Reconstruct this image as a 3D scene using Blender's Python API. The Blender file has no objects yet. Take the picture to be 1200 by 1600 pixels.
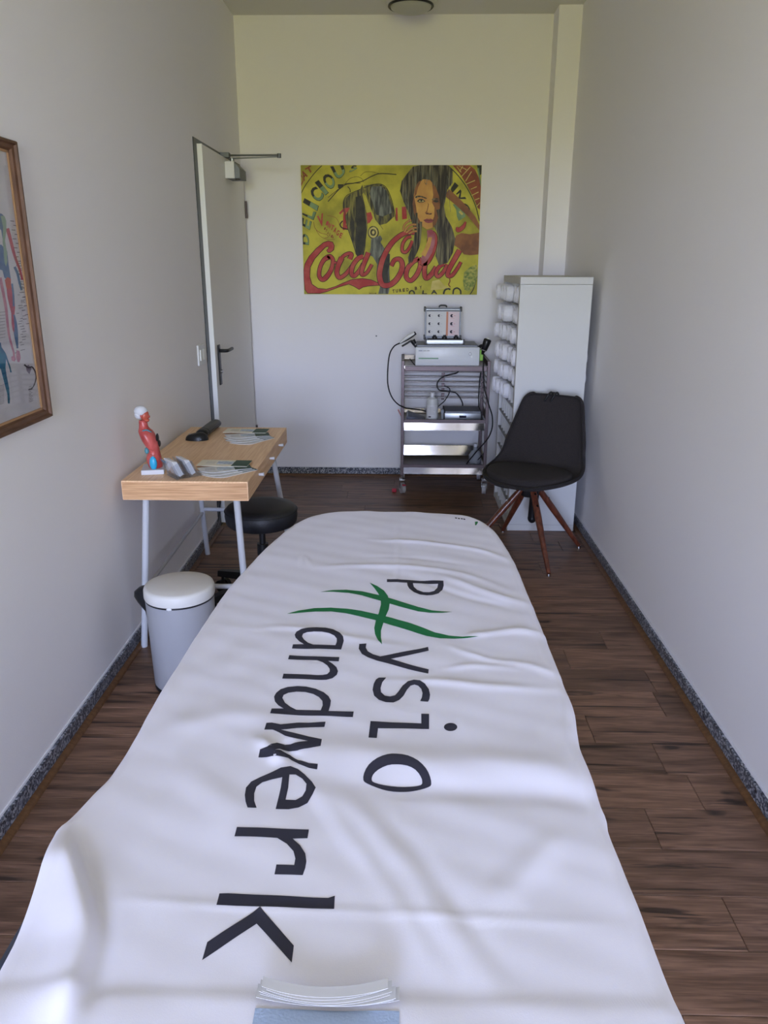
import bpy, bmesh, math, random
import numpy as np
from mathutils import Vector, Matrix
from mathutils.bvhtree import BVHTree

S = bpy.context.scene
COL = S.collection
random.seed(7)

# ------------------------------------------------------------------ camera
CAM_H, F_PX, PITCH, YAW, ROLL = 1.54, 1205.0, math.radians(17.85), math.radians(1.36), math.radians(0.14)
_F = Vector((-math.sin(YAW) * math.cos(PITCH), math.cos(YAW) * math.cos(PITCH), -math.sin(PITCH)))
_R0 = Vector((math.cos(YAW), math.sin(YAW), 0))
_U0 = _R0.cross(_F)
_R = _R0 * math.cos(ROLL) + _U0 * math.sin(ROLL)
_U = _U0 * math.cos(ROLL) - _R0 * math.sin(ROLL)
CAM = Vector((0, 0, CAM_H))
cd = bpy.data.cameras.new('camera')
cd.sensor_fit = 'VERTICAL'; cd.sensor_height = 36.0; cd.lens = 36.0 * F_PX / 1600.0
cd.clip_start = 0.02; cd.clip_end = 100
cam = bpy.data.objects.new('camera', cd); COL.objects.link(cam)
cam.matrix_world = Matrix((( _R.x, _U.x, -_F.x, 0), (_R.y, _U.y, -_F.y, 0), (_R.z, _U.z, -_F.z, CAM_H), (0, 0, 0, 1)))
S.camera = cam

# ------------------------------------------------------------------ world: sky above, sunlit lawn below the horizon
SKY_STRENGTH, LAWN_STRENGTH = 40.0, 17.5
w = bpy.data.worlds.new('world'); S.world = w; w.use_nodes = True
nt = w.node_tree; nt.nodes.clear()
tc = nt.nodes.new('ShaderNodeTexCoord'); sep = nt.nodes.new('ShaderNodeSeparateXYZ')
rp = nt.nodes.new('ShaderNodeValToRGB'); bg = nt.nodes.new('ShaderNodeBackground'); ow = nt.nodes.new('ShaderNodeOutputWorld')
mr = nt.nodes.new('ShaderNodeMapRange')
mr.inputs['From Min'].default_value = -1; mr.inputs['From Max'].default_value = 1
nt.links.new(tc.outputs['Generated'], sep.inputs[0]); nt.links.new(sep.outputs['Z'], mr.inputs['Value'])
nt.links.new(mr.outputs[0], rp.inputs[0]); nt.links.new(rp.outputs[0], bg.inputs[0]); nt.links.new(bg.outputs[0], ow.inputs[0])
def _c(rgb, k): return (rgb[0] * k, rgb[1] * k, rgb[2] * k, 1)
els = rp.color_ramp.elements
els[0].position = 0.0; els[0].color = _c((0.24, 0.24, 0.05), LAWN_STRENGTH / 20)
els[1].position = 1.0; els[1].color = _c((0.30, 0.42, 0.80), SKY_STRENGTH / 20)
e = els.new(0.38); e.color = _c((0.52, 0.52, 0.08), LAWN_STRENGTH / 20)
e = els.new(0.490); e.color = _c((1.0, 0.97, 0.30), LAWN_STRENGTH / 20)
e = els.new(0.510); e.color = _c((0.91, 1.02, 1.38), SKY_STRENGTH / 20)
e = els.new(0.60); e.color = _c((0.58, 0.69, 1.08), SKY_STRENGTH / 20)
bg.inputs[1].default_value = 20.0

# the window behind the photographer is the room's only light; a portal guides sampling to it
WX0, WX1, WZ0, WZ1, WY = -1.08, 0.46, 0.45, 2.45, -3.20
pl = bpy.data.lights.new('window_portal', 'AREA'); pl.shape = 'RECTANGLE'; pl.size = WX1 - WX0; pl.size_y = WZ1 - WZ0
pl.cycles.is_portal = True
po = bpy.data.objects.new('window_portal', pl); COL.objects.link(po)
po.location = ((WX0 + WX1) / 2, WY - 0.1, (WZ0 + WZ1) / 2); po.rotation_euler = (math.radians(90), 0, 0)   # faces +y

S.view_settings.view_transform = 'Standard'; S.view_settings.look = 'None'
S.view_settings.exposure = 0.0; S.view_settings.gamma = 1.0; S.view_settings.use_curve_mapping = False
S.cycles.use_denoising = True
S.cycles.max_bounces = 10; S.cycles.diffuse_bounces = 7; S.cycles.glossy_bounces = 5; S.cycles.transmission_bounces = 8
S.cycles.sample_clamp_indirect = 6.0; S.cycles.caustics_reflective = False; S.cycles.caustics_refractive = False

# ------------------------------------------------------------------ measuring helpers (picture ray -> place in the room)
def ray(u, v): return _F + _R * ((u - 600) / F_PX) + _U * ((800 - v) / F_PX)
def at_z(u, v, z): d = ray(u, v); return CAM + d * ((z - CAM_H) / d.z)
def at_y(u, v, y): d = ray(u, v); return CAM + d * (y / d.y)
def at_x(u, v, x): d = ray(u, v); return CAM + d * (x / d.x)

# ------------------------------------------------------------------ materials
def lin(h):
    r = [int(h[i:i + 2], 16) / 255 for i in (0, 2, 4)]
    return tuple((c / 12.92 if c <= 0.04045 else ((c + 0.055) / 1.055) ** 2.4) for c in r) + (1,)

def mat(name, c1, rough=0.6, metal=0.0, c2=None, scale=8, stretch=(1, 1, 1), bump=0.0, bscale=None, detail=4,
        trans=0.0, ior=1.45, lo=0.35, hi=0.65, rand=0.0, aniso=0.0, spec=0.5, sheen=0.0, coat=0.0):
    m = bpy.data.materials.new(name); m.use_nodes = True
    n = m.node_tree.nodes; l = m.node_tree.links
    b = n['Principled BSDF']
    b.inputs['Base Color'].default_value = lin(c1)
    b.inputs['Roughness'].default_value = rough; b.inputs['Metallic'].default_value = metal
    b.inputs['IOR'].default_value = ior; b.inputs['Transmission Weight'].default_value = trans
    b.inputs['Specular IOR Level'].default_value = spec; b.inputs['Anisotropic'].default_value = aniso
    b.inputs['Sheen Weight'].default_value = sheen; b.inputs['Coat Weight'].default_value = coat
    tcn = n.new('ShaderNodeTexCoord'); mp = n.new('ShaderNodeMapping'); l.new(tcn.outputs['Object'], mp.inputs[0])
    mp.inputs['Scale'].default_value = stretch
    src = None
    nz = n.new('ShaderNodeTexNoise'); nz.inputs['Scale'].default_value = scale; nz.inputs['Detail'].default_value = detail
    l.new(mp.outputs[0], nz.inputs['Vector'])
    if c2:
        r = n.new('ShaderNodeValToRGB'); r.color_ramp.elements[0].position = lo; r.color_ramp.elements[1].position = hi
        r.color_ramp.elements[0].color = lin(c1); r.color_ramp.elements[1].color = lin(c2)
        l.new(nz.outputs['Fac'], r.inputs[0]); src = r.outputs[0]
    if rand:
        oi = n.new('ShaderNodeObjectInfo'); hs = n.new('ShaderNodeHueSaturation'); mrr = n.new('ShaderNodeMapRange')
        mrr.inputs['To Min'].default_value = 1 - rand; mrr.inputs['To Max'].default_value = 1 + rand
        l.new(oi.outputs['Random'], mrr.inputs['Value']); l.new(mrr.outputs[0], hs.inputs['Value'])
        if src: l.new(src, hs.inputs['Color'])
        else: hs.inputs['Color'].default_value = lin(c1)
        src = hs.outputs[0]
    if src: l.new(src, b.inputs['Base Color'])
    if bump:
        nb = n.new('ShaderNodeTexNoise'); nb.inputs['Scale'].default_value = bscale or scale; nb.inputs['Detail'].default_value = 6
        l.new(mp.outputs[0], nb.inputs['Vector'])
        bp = n.new('ShaderNodeBump'); bp.inputs['Strength'].default_value = bump; bp.inputs['Distance'].default_value = 0.004
        l.new(nb.outputs['Fac'], bp.inputs['Height']); l.new(bp.outputs[0], b.inputs['Normal'])
    return m

def clear_mat(name, tint='ffffff', film=0.0, rough=0.03, milk='d8dce2'):
    '''thin clear sheet: see-through with a Fresnel sheen; film adds a share of milky scatter'''
    m = bpy.data.materials.new(name); m.use_nodes = True; n = m.node_tree.nodes; l = m.node_tree.links; n.clear()
    o = n.new('ShaderNodeOutputMaterial'); t = n.new('ShaderNodeBsdfTransparent'); t.inputs[0].default_value = lin(tint)
    g = n.new('ShaderNodeBsdfGlossy'); g.inputs['Roughness'].default_value = rough; d = n.new('ShaderNodeBsdfDiffuse'); d.inputs[0].default_value = lin(milk)
    f0 = n.new('ShaderNodeLayerWeight'); f0.inputs[0].default_value = 0.5
    f1 = n.new('ShaderNodeMath'); f1.operation = 'POWER'; f1.inputs[1].default_value = 5.0; l.new(f0.outputs['Facing'], f1.inputs[0])
    f = n.new('ShaderNodeMath'); f.operation = 'MULTIPLY_ADD'; f.inputs[1].default_value = 0.9; f.inputs[2].default_value = 0.035; l.new(f1.outputs[0], f.inputs[0]); m1 = n.new('ShaderNodeMixShader'); m2 = n.new('ShaderNodeMixShader')
    m1.inputs[0].default_value = film; l.new(t.outputs[0], m1.inputs[1]); l.new(d.outputs[0], m1.inputs[2])
    l.new(f.outputs[0], m2.inputs[0]); l.new(m1.outputs[0], m2.inputs[1]); l.new(g.outputs[0], m2.inputs[2]); l.new(m2.outputs[0], o.inputs[0])
    return m

def plank_material():
    m = mat('plank_wood', '6b4a3c', 0.42)
    n = m.node_tree.nodes; l = m.node_tree.links; b = n['Principled BSDF']
    tcn = n.new('ShaderNodeTexCoord'); oi = n.new('ShaderNodeObjectInfo')
    add = n.new('ShaderNodeVectorMath'); add.operation = 'ADD'
    comb = n.new('ShaderNodeCombineXYZ'); mul = n.new('ShaderNodeMath'); mul.operation = 'MULTIPLY'; mul.inputs[1].default_value = 57.0
    l.new(oi.outputs['Random'], mul.inputs[0]); l.new(mul.outputs[0], comb.inputs[0]); l.new(mul.outputs[0], comb.inputs[1])
    l.new(tcn.outputs['Object'], add.inputs[0]); l.new(comb.outputs[0], add.inputs[1])
    def noise(sc, det, sx, sy, dist=0.0):
        mp = n.new('ShaderNodeMapping'); mp.inputs['Scale'].default_value = (sx, sy, 1); l.new(add.outputs[0], mp.inputs[0])
        z = n.new('ShaderNodeTexNoise'); z.inputs['Scale'].default_value = sc; z.inputs['Detail'].default_value = det
        z.inputs['Distortion'].default_value = dist; l.new(mp.outputs[0], z.inputs['Vector']); return z.outputs['Fac']
    def ramp(fac, stops):
        r = n.new('ShaderNodeValToRGB'); el = r.color_ramp.elements
        el[0].position, el[0].color = stops[0][0], lin(stops[0][1]); el[1].position, el[1].color = stops[-1][0], lin(stops[-1][1])
        for p, c in stops[1:-1]: x = el.new(p); x.color = lin(c)
        l.new(fac, r.inputs[0]); return r.outputs[0]
    base = ramp(noise(3.0, 6, 1.0, 9.0, 0.6), [(0.30, '60432f'), (0.48, '80604a'), (0.60, '93705a'), (0.72, '6c4d3a')])
    fine = ramp(noise(9.0, 6, 1.0, 22.0, 0.2), [(0.35, '8d8079'), (0.65, 'ffffff')])
    crack = ramp(noise(1.7, 5, 0.8, 15.0, 0.9), [(0.345, '2a1c16'), (0.405, 'ffffff')])
    knot = ramp(noise(4.2, 3, 0.9, 2.6, 0.3), [(0.285, '33231c'), (0.345, 'ffffff')])
    hs = n.new('ShaderNodeHueSaturation'); mrr = n.new('ShaderNodeMapRange')
    mrr.inputs['To Min'].default_value = 0.76; mrr.inputs['To Max'].default_value = 1.18
    l.new(oi.outputs['Random'], mrr.inputs['Value']); l.new(mrr.outputs[0], hs.inputs['Value']); l.new(base, hs.inputs['Color'])
    cur = hs.outputs[0]
    for f, k in ((fine, 0.55), (crack, 0.8), (knot, 0.85)):
        mx = n.new('ShaderNodeMix'); mx.data_type = 'RGBA'; mx.blend_type = 'MULTIPLY'; mx.inputs[0].default_value = k
        l.new(cur, mx.inputs[6]); l.new(f, mx.inputs[7]); cur = mx.outputs[2]
    l.new(cur, b.inputs['Base Color'])
    bp = n.new('ShaderNodeBump'); bp.inputs['Strength'].default_value = 0.12; bp.inputs['Distance'].default_value = 0.002
    l.new(noise(9.0, 4, 1.0, 22.0), bp.inputs['Height']); l.new(bp.outputs[0], b.inputs['Normal'])
    return m

def granite_material():
    m = mat('granite', '6f7278', 0.35)
    n = m.node_tree.nodes; l = m.node_tree.links; b = n['Principled BSDF']
    tcn = n.new('ShaderNodeTexCoord'); v = n.new('ShaderNodeTexVoronoi'); v.inputs['Scale'].default_value = 150
    l.new(tcn.outputs['Object'], v.inputs['Vector'])
    sp = n.new('ShaderNodeSeparateColor'); l.new(v.outputs['Color'], sp.inputs[0])
    r = n.new('ShaderNodeValToRGB'); r.color_ramp.interpolation = 'CONSTANT'; el = r.color_ramp.elements
    el[0].position, el[0].color = 0, lin('22252c'); el[1].position, el[1].color = 0.78, lin('a5a7ad')
    for p, c in ((0.22, '4b505b'), (0.45, '7c8089'), (0.62, '5b606b')): x = el.new(p); x.color = lin(c)
    l.new(sp.outputs[0], r.inputs[0]); l.new(r.outputs[0], b.inputs['Base Color'])
    return m

M = {}
M['wall'] = mat('wall_paint', 'efedee', 0.85, bump=0.12, bscale=260)
M['wall_grit'] = mat('painted_plaster', 'e2e1e2', 0.9, bump=0.35, bscale=180)
M['ceiling'] = mat('ceiling_paint', 'dcdad6', 0.9)
M['plank'] = plank_material()
M['screed'] = mat('screed', '4a4038', 0.9, c2='3c342d')
M['granite'] = granite_material()
M['trim'] = mat('oak_trim', '6b4a2c', 0.5, c2='573a22', scale=6, stretch=(1, 12, 12))
M['caulk'] = mat('white_caulk', 'dedde0', 0.6)
M['door'] = mat('door_paint', 'ebe9e4', 0.5)
M['door_edge'] = mat('door_edge', 'f0f1ee', 0.5)
M['door_frame'] = mat('door_frame_dark', '1c2430', 0.35)
M['black'] = mat('black_plastic', '17181b', 0.38)
M['black_soft'] = mat('black_leatherette', '1b1c20', 0.5, bump=0.25, bscale=220)
M['rubber'] = mat('black_rubber', '141416', 0.6)
M['white_metal'] = mat('white_powder_coat', 'bcbec2', 0.55)
M['white_plastic'] = mat('white_plastic', 'dcdddd', 0.4)
M['lacquer'] = mat('white_lacquer', 'cbcccc', 0.5)
M['insert_shade'] = mat('shaded_insert_board', '9a9ca2', 0.6)  # white board greyed: shade inside the cabinet put into the colour
M['bamboo'] = mat('bamboo', 'f0cba2', 0.45, c2='e0b58a', scale=5, stretch=(26, 1.2, 26), detail=5)
M['bamboo_edge'] = mat('bamboo_edge', 'dcb084', 0.5, c2='b5875c', scale=5, stretch=(1.2, 1.2, 40), detail=5)
M['bin'] = mat('bin_enamel', '9c9da1', 0.55)
M['bin_lid'] = mat('bin_lid_plastic', 'dad8d2', 0.45)
M['steel'] = mat('stainless_steel', '8f8a88', 0.30, 0.9)
M['steel_dark'] = mat('brushed_steel_post', '5e5455', 0.42, 0.9)
M['steel_shelf'] = mat('stainless_shelf', '96918d', 0.09, 1.0)
M['chrome'] = mat('chrome', 'c9cbce', 0.15, 1.0)
M['alu'] = mat('aluminium', 'a9adb1', 0.40, 1.0)
M['alu_dark'] = mat('grey_aluminium', '6f7278', 0.5, 0.8)
M['console'] = mat('console_white', 'd9dcdf', 0.35)
M['green_trim'] = mat('green_plastic', '5f8f6b', 0.4)  # plain green plastic of the console stripe, not glowing
M['lime'] = mat('lime_plastic', '8ac43c', 0.45)
M['towel'] = mat('white_terry', 'e4e4ea', 0.95, bump=0.8, bscale=160, sheen=0.2)
M['towel_blue'] = mat('pale_blue_towel', '9bacca', 0.95, bump=0.15, bscale=300)
M['chair_fabric'] = mat('charcoal_weave', '312c2b', 0.95, c2='272325', scale=240, detail=2, bump=0.3, bscale=320)
M['chair_pipe'] = mat('charcoal_piping', '221f20', 0.9)
M['leg_wood'] = mat('walnut_leg', '6e3a28', 0.32, c2='4b2519', scale=5, stretch=(14, 14, 1.5), coat=0.3)
M['frame_wood'] = mat('brown_frame', '6a4a38', 0.45, c2='523626', scale=5, stretch=(20, 3, 3))
M['frame_lip'] = mat('tan_frame_lip', 'a9835f', 0.5)
M['paper'] = mat('paper', 'd9d9da', 0.7)
M['tissue'] = mat('grey_white_tissue', 'b3b2b4', 0.9)
M['paper_cream'] = mat('paper_cream', 'e6dfcb', 0.7)
M['bro_green'] = mat('dark_green_print', '2c4f43', 0.5)
M['bro_teal'] = mat('teal_print', '20453c', 0.5)
M['bro_blue'] = mat('pale_blue_print', 'cfd8e2', 0.6, c2='9aa9ba', scale=60)
M['cloth'] = mat('white_cotton', 'd8d7e6', 0.92, bump=0.05, bscale=700, sheen=0.15)
M['navy'] = mat('navy_vinyl', '27334b', 0.45)
M['ink'] = mat('anthracite_print', '2a2a3a', 0.9)
M['green_ink'] = mat('green_print', '0d6b3d', 0.85)
M['acrylic'] = clear_mat('clear_acrylic', 'f6f8fb', 0.03)
M['glass'] = clear_mat('picture_glass', 'ffffff', 0.0)
M['muscle'] = mat('model_muscle_red', 'c8605a', 0.35, c2='9c3a3a', scale=26, stretch=(1, 1, .5))
M['muscle_neck'] = mat('model_neck_red', 'bb5a42', 0.35, c2='963838', scale=40)
M['bone'] = mat('model_bone', 'c9cbd2', 0.5)
M['model_blue'] = mat('model_blue', '2fa3cf', 0.35)
M['model_teal'] = mat('model_teal', '4f8796', 0.35)
M['bottle'] = mat('milky_bottle', 'cfd1cf', 0.35)
M['clear_bag'] = clear_mat('clear_film', 'e6ebf2', 0.35, 0.12)
M['red'] = mat('red_plastic', 'b4283c', 0.4)
M['lamp_opal'] = mat('lamp_opal', 'b5b4a8', 0.35)
M['lamp_body'] = mat('lamp_body', 'c9c8c2', 0.45)
M['caster'] = mat('caster_grey', 'a9a7a8', 0.4)

# ------------------------------------------------------------------ mesh builder
class MB:
    def __init__(s): s.v = []; s.f = []; s.mi = []; s.m = 0
    def add(s, vs, fs):
        o = len(s.v); s.v += [tuple(p) for p in vs]
        for f in fs: s.f.append([i + o for i in f]); s.mi.append(s.m)
        return s
    def box(s, a, b, M4=None, bev=0.0):
        x0, y0, z0 = [min(p, q) for p, q in zip(a, b)]; x1, y1, z1 = [max(p, q) for p, q in zip(a, b)]
        if bev <= 0:
            vs = [Vector(p) for p in ((x0,y0,z0),(x1,y0,z0),(x1,y1,z0),(x0,y1,z0),(x0,y0,z1),(x1,y0,z1),(x1,y1,z1),(x0,y1,z1))]
            fs = [(3,2,1,0),(4,5,6,7),(0,1,5,4),(1,2,6,5),(2,3,7,6),(3,0,4,7)]
        else:
            bm = bmesh.new(); bmesh.ops.create_cube(bm, size=1)
            for q in bm.verts: q.co = Vector(((x0+x1)/2 + q.co.x*(x1-x0), (y0+y1)/2 + q.co.y*(y1-y0), (z0+z1)/2 + q.co.z*(z1-z0)))
            bmesh.ops.bevel(bm, geom=list(bm.edges), offset=bev, segments=2, affect='EDGES', profile=0.5)
            bm.verts.index_update(); vs = [q.co.copy() for q in bm.verts]; fs = [[q.index for q in f.verts] for f in bm.faces]; bm.free()
        if M4 is not None: vs = [M4 @ p for p in vs]
        return s.add(vs, fs)
    def ring_loft(s, rings, cap=True, close=True):
        n = len(rings[0]); vs = [p for r in rings for p in r]; fs = []
        for k in range(len(rings) - 1):
            for i in range(n if close else n - 1):
                j = (i + 1) % n; fs.append((k*n+i, k*n+j, (k+1)*n+j, (k+1)*n+i))
        if cap and close: fs += [tuple(reversed(range(n))), tuple(range((len(rings)-1)*n, len(rings)*n))]
        return s.add(vs, fs)
    def cyl(s, p0, p1, r0, r1=None, n=16, cap=True):
        p0, p1 = Vector(p0), Vector(p1); r1 = r0 if r1 is None else r1
        d = (p1 - p0).normalized(); a = d.orthogonal().normalized(); b = d.cross(a)
        R = lambda p, r: [p + (a*math.cos(t) + b*math.sin(t))*r for t in [2*math.pi*i/n for i in range(n)]]
        return s.ring_loft([R(p0, r0), R(p1, r1)], cap)
    def tube(s, pts, r, n=8, cap=True, smooth=6):
        P = spline([Vector(p) for p in pts], smooth) if smooth else [Vector(p) for p in pts]
        rings = []; a = None
        for i, p in enumerate(P):
            d = (P[min(i+1, len(P)-1)] - P[max(i-1, 0)]).normalized()
            if a is None: a = d.orthogonal().normalized()
            a = (a - d*a.dot(d)).normalized(); b = d.cross(a)
            rr = r(i/(len(P)-1)) if callable(r) else r
            rings.append([p + (a*math.cos(2*math.pi*k/n) + b*math.sin(2*math.pi*k/n))*rr for k in range(n)])
        return s.ring_loft(rings, cap)
    def lathe(s, prof, c=(0, 0, 0), n=32, sx=1, sy=1):
        c = Vector(c); rings = [[c + Vector((r*sx*math.cos(t), r*sy*math.sin(t), z)) for t in [2*math.pi*i/n for i in range(n)]] for r, z in prof]
        return s.ring_loft(rings, True)
    def ell(s, c, rx, ry, rz, n=20, m=12, M4=None):
        c = Vector(c); rings = []
        for k in range(m + 1):
            t = -math.pi/2 + math.pi*(0.02 + 0.96*k/m)
            rings.append([Vector((rx*math.cos(t)*math.cos(q), ry*math.cos(t)*math.sin(q), rz*math.sin(t))) for q in [2*math.pi*i/n for i in range(n)]])
        if M4 is not None: rings = [[M4 @ p for p in r] for r in rings]
        return s.ring_loft([[c + p for p in r] for r in rings], True)
    def prism(s, poly, t):   # poly: list of Vector in a plane, t: thickness vector
        t = Vector(t); n = len(poly); vs = list(poly) + [Vector(p) + t for p in poly]
        fs = [tuple(reversed(range(n))), tuple(range(n, 2*n))] + [(i, (i+1) % n, n+(i+1) % n, n+i) for i in range(n)]
        return s.add(vs, fs)

def spline(P, k=6):
    if len(P) < 3: return P
    out = []
    Q = [P[0]*2 - P[1]] + P + [P[-1]*2 - P[-2]]
    for i in range(1, len(Q) - 2):
        a, b, c, d = Q[i-1], Q[i], Q[i+1], Q[i+2]
        for j in range(k):
            t = j/k
            out.append(0.5*((2*b) + (c - a)*t + (2*a - 5*b + 4*c - d)*t*t + (3*b - a - 3*c + d)*t**3))
    out.append(P[-1]); return out

ORG = {}
def _link(name, me, parent, m, smooth):
    o = bpy.data.objects.new(name, me); COL.objects.link(o)
    if parent is not None: o.parent = parent
    for mm in (m if isinstance(m, (list, tuple)) else [m]): me.materials.append(mm)
    if smooth is True:
        for p in me.polygons: p.use_smooth = True
    elif smooth:
        for p in me.polygons: p.use_smooth = True
        mk = bpy.context.evaluated_depsgraph_get  # (auto smooth by angle below)
        bm = bmesh.new(); bm.from_mesh(me)
        for e_ in bm.edges:
            if len(e_.link_faces) == 2 and e_.calc_face_angle(0) > math.radians(smooth): e_.smooth = False
        bm.to_mesh(me); bm.free()
    return o

def build(name, mb, m, parent=None, smooth=False, base=None, fix=True):
    """mesh object; vertices are given in room coordinates, the object's origin is its parent's or `base`"""
    me = bpy.data.meshes.new(name)
    if parent is not None: org = ORG[parent.name]
    elif base is not None: org = Vector(base)
    else: org = Vector((0, 0, 0))
    me.from_pydata([tuple(Vector(p) - org) for p in mb.v], [], mb.f)
    me.polygons.foreach_set('material_index', mb.mi); me.update()
    if fix:
        bm = bmesh.new(); bm.from_mesh(me); bmesh.ops.recalc_face_normals(bm, faces=bm.faces); bm.to_mesh(me); bm.free()
    o = _link(name, me, parent, m, smooth)
    ORG[o.name] = org
    if parent is None: o.location = org
    return o

def tag(o, label=None, cat=None, group=None, kind=None):
    if label: o['label'] = label
    if cat: o['category'] = cat
    if group: o['group'] = group
    if kind: o['kind'] = kind
    return o

def thing(name, loc, label, cat, group=None):
    o = bpy.data.objects.new(name, None); o.empty_display_size = 0.05; COL.objects.link(o); o.location = loc
    ORG[o.name] = Vector(loc); return tag(o, label, cat, group)

def copy_tree(o, parent=None):
    c = o.copy(); COL.objects.link(c); c.parent = parent
    for ch in [x for x in KIDS.get(o.name, [])]: copy_tree(ch, c)
    return c
KIDS = {}
def B(*a): return MB().box(*a)

# ================================================================== THE ROOM
XL, XR, YB, YF, ZC = -1.118, 1.064, 5.70, WY, 3.065
floor = build('floor', B((XL-.1, YF-.1, -.12), (XR+.15, YB+.1, -.010)), M['screed']); tag(floor, kind='structure')
def plank_mesh(x0, x1, y0, y1):
    g, c = .0006, .0014
    a0, a1, b0, b1 = x0+g, x1-g, y0+g, y1-g
    mb = MB(); zt = 0.0
    mb.add([(a0,b0,-.010),(a1,b0,-.010),(a1,b1,-.010),(a0,b1,-.010),(a0,b0,zt-c),(a1,b0,zt-c),(a1,b1,zt-c),(a0,b1,zt-c),
            (a0+c,b0+c,zt),(a1-c,b0+c,zt),(a1-c,b1-c,zt),(a0+c,b1-c,zt)],
           [(8,9,10,11),(4,5,9,8),(5,6,10,9),(6,7,11,10),(7,4,8,11),(0,1,5,4),(1,2,6,5),(2,3,7,6),(3,0,4,7)])
    return mb
row_w = .166; y = 1.764 - row_w*31; k = -15
known = {16: [at_z(1022,1298,0).x], 14: [at_z(1182,1510,0).x, at_z(1182,1510,0).x - 1.28], 19: [at_z(925,1146,0).x], 20: [at_z(1033,1105,0).x], 18: [at_z(1041,1206,0).x]}
while y < YB:
    y0, y1 = max(y, YF), min(y + row_w, YB)
    if y1 > YF + .01:
        if k in known: js = sorted(known[k])
        else:
            s0 = XL + random.uniform(.12, 1.2); js = [j for j in (s0, s0 + 1.28) if j < XR - .08]
            if not js: js = []
        if k in known and js[0] - XL > 1.28: js = [js[0] - 1.28] + js
        xs = [XL + .008] + js + [XR + .02*(y0/YB)]
        for a, b in zip(xs[:-1], xs[1:]):
            if b - a > .03: build('plank', plank_mesh(a, b, y0, y1), M['plank'], floor, fix=False)
    y += row_w; k += 1

# left wall (with the door opening at its far end), right wall, back wall, pillar, ceiling, window wall
DY0, DY1, DZ = 4.435, 5.655, 2.175
mb = MB().box((XL-.15, YF-.1, 0), (XL, DY0, ZC)).box((XL-.15, DY0, DZ), (XL, YB, ZC)).box((XL-.15, DY1, 0), (XL, YB, DZ)).box((XL-.15, DY0, 0), (XL-.09, DY1, DZ))
wl = build('wall_left', mb, M['wall']); tag(wl, kind='structure')
xr1 = 1.092
mb = MB().add([(XR,YF-.1,0),(XR+.15,YF-.1,0),(XR+.15,YB,0),(xr1,YB,0),(XR,YF-.1,ZC),(XR+.15,YF-.1,ZC),(XR+.15,YB,ZC),(xr1,YB,ZC)],
              [(3,2,1,0),(4,5,6,7),(0,1,5,4),(1,2,6,5),(2,3,7,6),(3,0,4,7)])
wr = build('wall_right', mb, M['wall']); tag(wr, kind='structure')
wb = build('wall_back', B((XL-.15, YB, 0), (XR+.15, YB+.12, ZC)), M['wall']); tag(wb, kind='structure')
tag(build('wall_pillar', B((.946, 5.515, 0), (xr1+.02, YB+.01, ZC)), M['wall']), kind='structure')
tag(build('ceiling', B((XL-.15, YF-.15, ZC), (XR+.15, YB+.12, ZC+.12)), M['ceiling']), kind='structure')
mb = MB().box((XL-.15, YF-.15, 0), (XR+.15, YF, WZ0)).box((XL-.15, YF-.15, WZ1), (XR+.15, YF, ZC)).box((XL-.15, YF-.15, WZ0), (WX0, YF, WZ1)).box((WX1, YF-.15, WZ0), (XR+.15, YF, WZ1))
tag(build('wall_window_side', mb, M['wall']), kind='structure')
win = build('window_1', MB().box((WX0, YF-.10, WZ0), (WX0+.05, YF-.04, WZ1)).box((WX1-.05, YF-.10, WZ0), (WX1, YF-.04, WZ1))
            .box((WX0, YF-.10, WZ0), (WX1, YF-.04, WZ0+.05)).box((WX0, YF-.10, WZ1-.05), (WX1, YF-.04, WZ1)), M['white_plastic']); tag(win, kind='structure')
build('window_sill', B((WX0-.03, YF-.02, WZ0-.035), (WX1+.03, YF+.12, WZ0-.002)), M['white_plastic'], win)

# granite baseboards, each laid from separate strips, a line of caulk on top, oak quarter-round in front
def baseboard(name, p0, p1, nrm, cuts):
    """p0->p1 along the wall at its face; nrm points into the room"""
    p0, p1, nrm = Vector(p0), Vector(p1), Vector(nrm); d = (p1 - p0).normalized(); L = (p1 - p0).length
    root = build(name, MB().prism([p0, p0 + nrm*.0125, p0 + nrm*.004 + Vector((0,0,.0665)), p0 + Vector((0,0,.0665))], d*L), M['caulk']); tag(root, kind='structure')
    ends = [0] + cuts + [L]
    for a, b in zip(ends[:-1], ends[1:]):
        q = p0 + d*(a + .0008) + nrm*.0005
        build('granite_strip', MB().prism([q, q + nrm*.0135, q + nrm*.0135 + Vector((0,0,.0585)), q + nrm*.0125 + Vector((0,0,.060)), q + Vector((0,0,.060))], d*(b - a - .0016)), M['granite'], root)
    return root
def quarter_round(name, p0, p1, nrm):
    p0, p1, nrm = Vector(p0), Vector(p1), Vector(nrm); q = p0 + nrm*.0142
    poly = [q] + [q + nrm*(.020*math.cos(t)) + Vector((0,0,.013*math.sin(t))) for t in [math.pi/2*i/5 for i in range(6)]]
    tag(build(name, MB().prism(poly, p1 - p0), M['trim'], smooth=50), kind='structure')
baseboard('baseboard_left', (XL, YF, 0), (XL, DY0, 0), (1,0,0), [1.15, 2.45, 3.72]); quarter_round('trim_1', (XL, YF, 0), (XL, DY0, 0), (1,0,0))
baseboard('baseboard_right', (XR-.001, YF, 0), (XR-.001+.026, 5.50, 0), (-1,0,0), [1.0, 2.0, 3.15, 4.6]); quarter_round('trim_2', (XR-.001, YF, 0), (XR+.025, 5.50, 0), (-1,0,0))
baseboard('baseboard_back', (XL+.02, YB, 0), (.945, YB, 0), (0,-1,0), [.62, 1.3]); quarter_round('trim_3', (XL+.02, YB, 0), (.945, YB, 0), (0,-1,0))

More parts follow.
